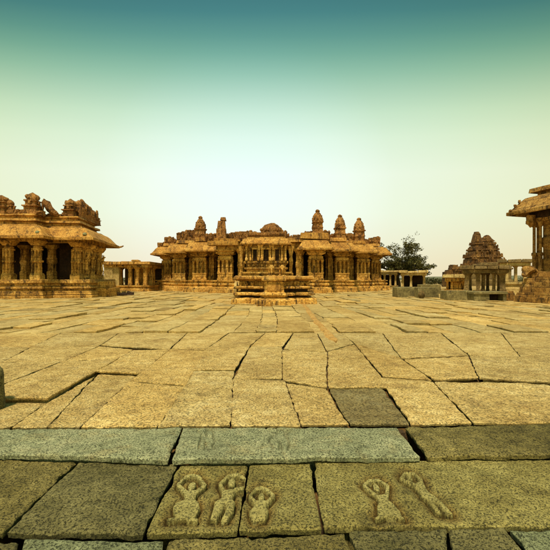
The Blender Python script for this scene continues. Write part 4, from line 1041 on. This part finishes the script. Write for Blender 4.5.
c = MB(); c.lathe(0, 0, [(.17, 0), (.17, .25), (.13, .28), (.13, 1.1), (.18, 1.14), (.18, 1.3), (.10, 1.36), (.095, 3.1), (.14, 3.15), (.15, 3.3), (.26, 3.5), (.3, hgt)], 10)
cc = c.build('colonnette', 'darkochre', RP, loc=(.12, -.25, PH))
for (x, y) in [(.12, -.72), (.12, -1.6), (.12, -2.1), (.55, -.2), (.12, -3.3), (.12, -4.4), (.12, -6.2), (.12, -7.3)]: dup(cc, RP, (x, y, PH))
m2 = MB(); m2.lathe(-.25, -.3, [(.05, 5.15), (.16, 5.25), (.26, 5.45), (.3, 5.7), (.32, 5.95)], 10); m2.blob((-.45, -.3, 5.5), (.2, .22, .2), 8, .3, 1); m2.build('lotus_bracket', 'darkochre', RP, warp=.04, ws=4)
mb = MB(); mb.box(4, 8.8, -10.8, -.4, PH, 5.8); mb.build('inner_shade_wall', 'shade_darkstone', RP)  # near-black wall puts the interior's shade into its colour
# stair on the left face, rising towards the building
mb = MB()
for i in range(6):
    d = 1.55-i*.26; mb.box(-d, 0.0, -2.6, -.9, .0+i*.335-(.1 if i == 0 else 0), .335*(i+1), .0, .02, j=.012)
mb.build('stair', 'darkochre', RP, warp=.012, bevel=.015)
for y0 in (-.85, -3.2):
    m2 = MB()
    for i, (d, z0, z1) in enumerate([(1.75, -.1, .42), (1.55, .42, .62), (1.3, .62, 1.02), (1.05, 1.02, 1.2), (.95, 1.2, 1.6), (.6, 1.6, 2.0)]):
        m2.box(-d, 0, y0+.02*i, y0+.62-.02*i, z0, z1, .03, .02, j=.02)
    bl = m2.build('balustrade', 'darkochre', RP, warp=.015, bevel=.015)
    m3 = MB(); m3.tube([(-.2, y0+.3, 2.0), (-.55, y0+.3, 2.2), (-.95, y0+.3, 2.05), (-1.2, y0+.3, 1.75)], [.25, .3, .26, .15], 8); m3.blob((-.95, y0+.3, 2.2), (.28, .25, .24), 8, .25, 2); m3.build('lion_figure', 'darkochre', bl, warp=.05, ws=4)
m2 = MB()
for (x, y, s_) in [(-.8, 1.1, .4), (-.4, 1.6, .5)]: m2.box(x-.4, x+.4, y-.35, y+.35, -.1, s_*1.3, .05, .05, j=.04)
m2.build('step_block', 'darkochre', RP, warp=.04, bevel=.03)

# ------------------------------------------------------------------ tree and scrub
def leaves(mb, c, rad, n, size, rs):
    for _ in range(n):
        d = Vector((rs.gauss(0, 1), rs.gauss(0, 1), rs.gauss(0, 1))).normalized()*(rs.random()**.45)
        p = Vector(c)+Vector((d.x*rad[0], d.y*rad[1], d.z*rad[2]))
        a = Vector((rs.gauss(0, 1), rs.gauss(0, 1), rs.gauss(0, 1))).normalized(); b = a.cross(Vector((rs.gauss(0, 1), rs.gauss(0, 1), rs.gauss(0, 1)))).normalized()
        s_ = size*rs.uniform(.6, 1.3)
        mb.add([tuple(p-a*s_), tuple(p+b*s_*.5), tuple(p+a*s_), tuple(p-b*s_*.5)], [(0, 1, 2, 3)])
tY = 68.0; tx = wx(397.5, tY); rs = random.Random(12)
TR = thing('broad_tree', 'broad dark green tree with bare upper twigs right of the temple hall', 'tree', (tx, tY, 0))
tr = MB(); br = MB(); lf = MB()
tr.tube([(0, 0, -.2), (.1, 0, .9), (-.1, 0, 1.8), (.1, .1, 2.6)], [.55, .42, .38, .36], 10)
def branch(p, d, L, r, lvl):
    pts = [p]; rad = [r]; q = Vector(p); dd = Vector(d)
    for i in range(4):
        dd = (dd+Vector((rs.gauss(0, .16), rs.gauss(0, .16), rs.gauss(0, .10)+.02))).normalized(); q = q+dd*L/4; pts.append(tuple(q)); rad.append(r*(1-.16*(i+1)))
    br.tube(pts, rad, 5 if lvl else 7)
    if lvl < 4:
        for k in range(3 if lvl < 3 else 2):
            i = rs.choice([2, 3, 4]); nd = (dd+Vector((rs.gauss(0, .6), rs.gauss(0, .6), rs.gauss(.05, .35)))).normalized()
            branch(pts[i], nd, L*rs.uniform(.55, .8), rad[i]*.62, lvl+1)
    else:
        low = q.z < 5.2
        dens = 1.5 if low else (.3 if q.z > 7.2 else .8)
        if rs.random() < dens+.25:
            leaves(lf, q, (.55, .55, .38), int(46*dens), .15, rs)
for (dx, dz) in [(-1.1, .6), (-.55, 1.0), (.0, 1.1), (.5, .8), (1.1, .55), (1.5, .35), (-.9, .25), (1.3, .2)]:
    branch((0, 0, 2.3+rs.random()*.3), Vector((dx, rs.uniform(-.6, .6), dz)).normalized(), rs.uniform(2.6, 3.5), .22, 1)
# dense lower skirt
for i in range(75):
    a = rs.uniform(-3.0, 4.8); z = 3.9+rs.gauss(0, .55)-abs(a-.8)*.08
    leaves(lf, (a, rs.uniform(-1.8, 1.8), z), (.7, .7, .42), 85, .16, rs)
for i in range(70):
    d = Vector((rs.gauss(0, 1), rs.gauss(0, 1), rs.gauss(0, 1))).normalized()*(rs.random()**.35)
    leaves(lf, (1.0+d.x*3.9, d.y*3, 5.2+d.z*2.9), (.5, .5, .35), 20 if d.z > .1 else 40, .14, rs)
tr.build('trunk', 'bark', TR, warp=.06); br.build('branches', 'bark', TR); lf.build('crown', 'leaf', TR, smooth=0)
def bush(px, Y, w, h, label, i):
    t = thing('bush', label, 'bush', (wx(px, Y), Y, 0), group='scrub beyond the courtyard')
    l = MB(); rs2 = random.Random(i)
    for k in range(14): leaves(l, (rs2.uniform(-w, w)*.8, rs2.uniform(-.8, .8), h*rs2.uniform(.3, .8)), (w*.35, .6, h*.3), 60, .18, rs2)
    l.build('foliage', 'scrub', t, smooth=0)
    s = MB()
    for k in range(4): s.tube([(k*.1, 0, -.1), (rs2.uniform(-w, w)*.6, 0, h*.7)], [.05, .02], 5)
    s.build('stem', 'bark', t)
bush(431, 86, 1.6, 1.9, 'olive bush behind the cut blocks, nearest the small pale pavilion', 1)
bush(442, 90, 2.0, 1.7, 'olive bush just left of the low brick ruin', 2)
bush(378, 84, 1.5, 2.6, 'olive bush glimpsed past the right end of the temple hall', 3)
bush(105, 70, 2.0, 2.2, 'olive bush behind the low colonnade at the left', 4)
# far scrub belt and hills
l = MB(); rs2 = random.Random(77)
for k in range(420):
    x = rs2.uniform(-150, 150); y = rs2.uniform(150, 175); leaves(l, (x, y, rs2.uniform(.4, 1.6)), (1.6, 1.2, .9), 26, .4, rs2)
tag(l.build('scrubland', 'scrub', smooth=0), kind='stuff')
m2 = MB(); n = 90
vs = []; fs = []
for j, (y, hs) in enumerate([(700, 0), (760, .7), (850, 1), (950, 0)]):
    for i in range(n):
        x = -900+1800*i/(n-1); vs.append((x, y, -.3+hs*max(0, 6+7*float(fbm(np.array([x*.006]), np.array([.5]), 0, 4)[0]))))
for j in range(3):
    for i in range(n-1): fs.append((j*n+i, j*n+i+1, (j+1)*n+i+1, (j+1)*n+i))
m2.add(vs, fs); M['hill'] = stone('hill_scrub', (.10, .10, .06), (.16, .16, .09), (.22, .2, .12), s=.02, fine=1, rnd=0); tag(m2.build('hills', 'hill'), kind='structure')

# ------------------------------------------------------------------ light
SUN_EL, SUN_AZ = 67.0, -162.0      # azimuth from +Y, clockwise; behind the camera and to its left
sd = bpy.data.lights.new('sun', 'SUN'); sd.energy = 4.7; sd.angle = R(6); sd.color = (1.0, 0.86, 0.62)
so = bpy.data.objects.new('sun', sd); COL.objects.link(so)
az = R(SUN_AZ); el = R(SUN_EL)
v = Vector((math.sin(az)*math.cos(el), math.cos(az)*math.cos(el), math.sin(el)))
so.rotation_euler = (-v).to_track_quat('-Z', 'Y').to_euler()
w = bpy.data.worlds.new('World'); sc.world = w; w.use_nodes = True; nt = w.node_tree; nt.nodes.clear()
outw = nn(nt, 'ShaderNodeOutputWorld'); bg = nn(nt, 'ShaderNodeBackground'); nt.links.new(bg.outputs[0], outw.inputs[0])
sky = nn(nt, 'ShaderNodeTexSky'); sky.sky_type = 'NISHITA'; sky.sun_disc = False; sky.sun_elevation = el; sky.sun_rotation = az; sky.dust_density = 4; sky.air_density = 1.2
tc = nn(nt, 'ShaderNodeTexCoord'); nrm = nn(nt, 'ShaderNodeVectorMath', operation='NORMALIZE'); nt.links.new(tc.outputs['Generated'], nrm.inputs[0])
sep = nn(nt, 'ShaderNodeSeparateXYZ'); nt.links.new(nrm.outputs[0], sep.inputs[0])
def s2l(c): return tuple((x/255/12.92 if x <= 10 else ((x/255+.055)/1.055)**2.4) for x in c)
# hazy sky: warm at the horizon, pale glow, then teal; stops by sine of elevation
STOPS = [(0.0, (246, 232, 202)), (0.08, (244, 243, 217)), (0.16, (242, 252, 228)), (0.25, (240, 253, 232)), (0.33, (224, 246, 220)), (0.38, (204, 234, 206)), (0.42, (178, 216, 190)), (0.455, (150, 198, 174)),
         (0.49, (120, 176, 158)), (0.52, (96, 156, 147)), (0.555, (72, 134, 137)), (0.60, (58, 116, 126)), (0.75, (44, 100, 116)), (1.0, (50, 104, 120))]
hz = math_n(nt, 'DIVIDE', sep.outputs['Y'], math_n(nt, 'SQRT', math_n(nt, 'SUBTRACT', 1.0001, math_n(nt, 'MULTIPLY', sep.outputs['Z'], sep.outputs['Z']))))
hz = math_n(nt, 'MAXIMUM', hz, 0.7)
par = math_n(nt, 'MULTIPLY', sep.outputs['Z'], math_n(nt, 'SUBTRACT', 1.62, math_n(nt, 'MULTIPLY', hz, 0.62)))
grad = ramp(nt, par, [(p, s2l(c)) for p, c in STOPS])
# azimuthal bright haze ahead (+Y), a little warmer and duller to the sides
dt = nn(nt, 'ShaderNodeVectorMath', operation='DOT_PRODUCT'); nt.links.new(nrm.outputs[0], dt.inputs[0]); dt.inputs[1].default_value = Vector((-.06, .975, .20)).normalized()
glow = ramp(nt, dt.outputs['Value'], [(0.0, (1.75, 1.5, 1.05)), (0.5, (1.05, .90, .66)), (0.76, (.94, .87, .71)), (0.86, (.98, .95, .84)), (0.94, (1.0, 1.0, .97)), (0.975, (1.06, 1.07, 1.15)), (1.0, (1.06, 1.1, 1.28))])  # first stop: unseen sky behind the camera, brightened to fill building fronts
cg = mixc(nt, 'MULTIPLY', 1.0, grad, glow)
SKYMIX = 0.05
sk = nn(nt, 'ShaderNodeVectorMath', operation='SCALE'); nt.links.new(sky.outputs[0], sk.inputs[0]); sk.inputs['Scale'].default_value = 0.12
fin = mixc(nt, 'MIX', SKYMIX, cg, sk.outputs[0])
nt.links.new(fin, bg.inputs['Color']); bg.inputs['Strength'].default_value = 1.0

sc.view_settings.view_transform = 'Standard'; sc.view_settings.look = 'None'; sc.view_settings.gamma = 1; sc.view_settings.exposure = 0
sc.view_settings.use_curve_mapping = False
sc.render.engine = 'CYCLES'; sc.cycles.max_bounces = 5; sc.cycles.diffuse_bounces = 2
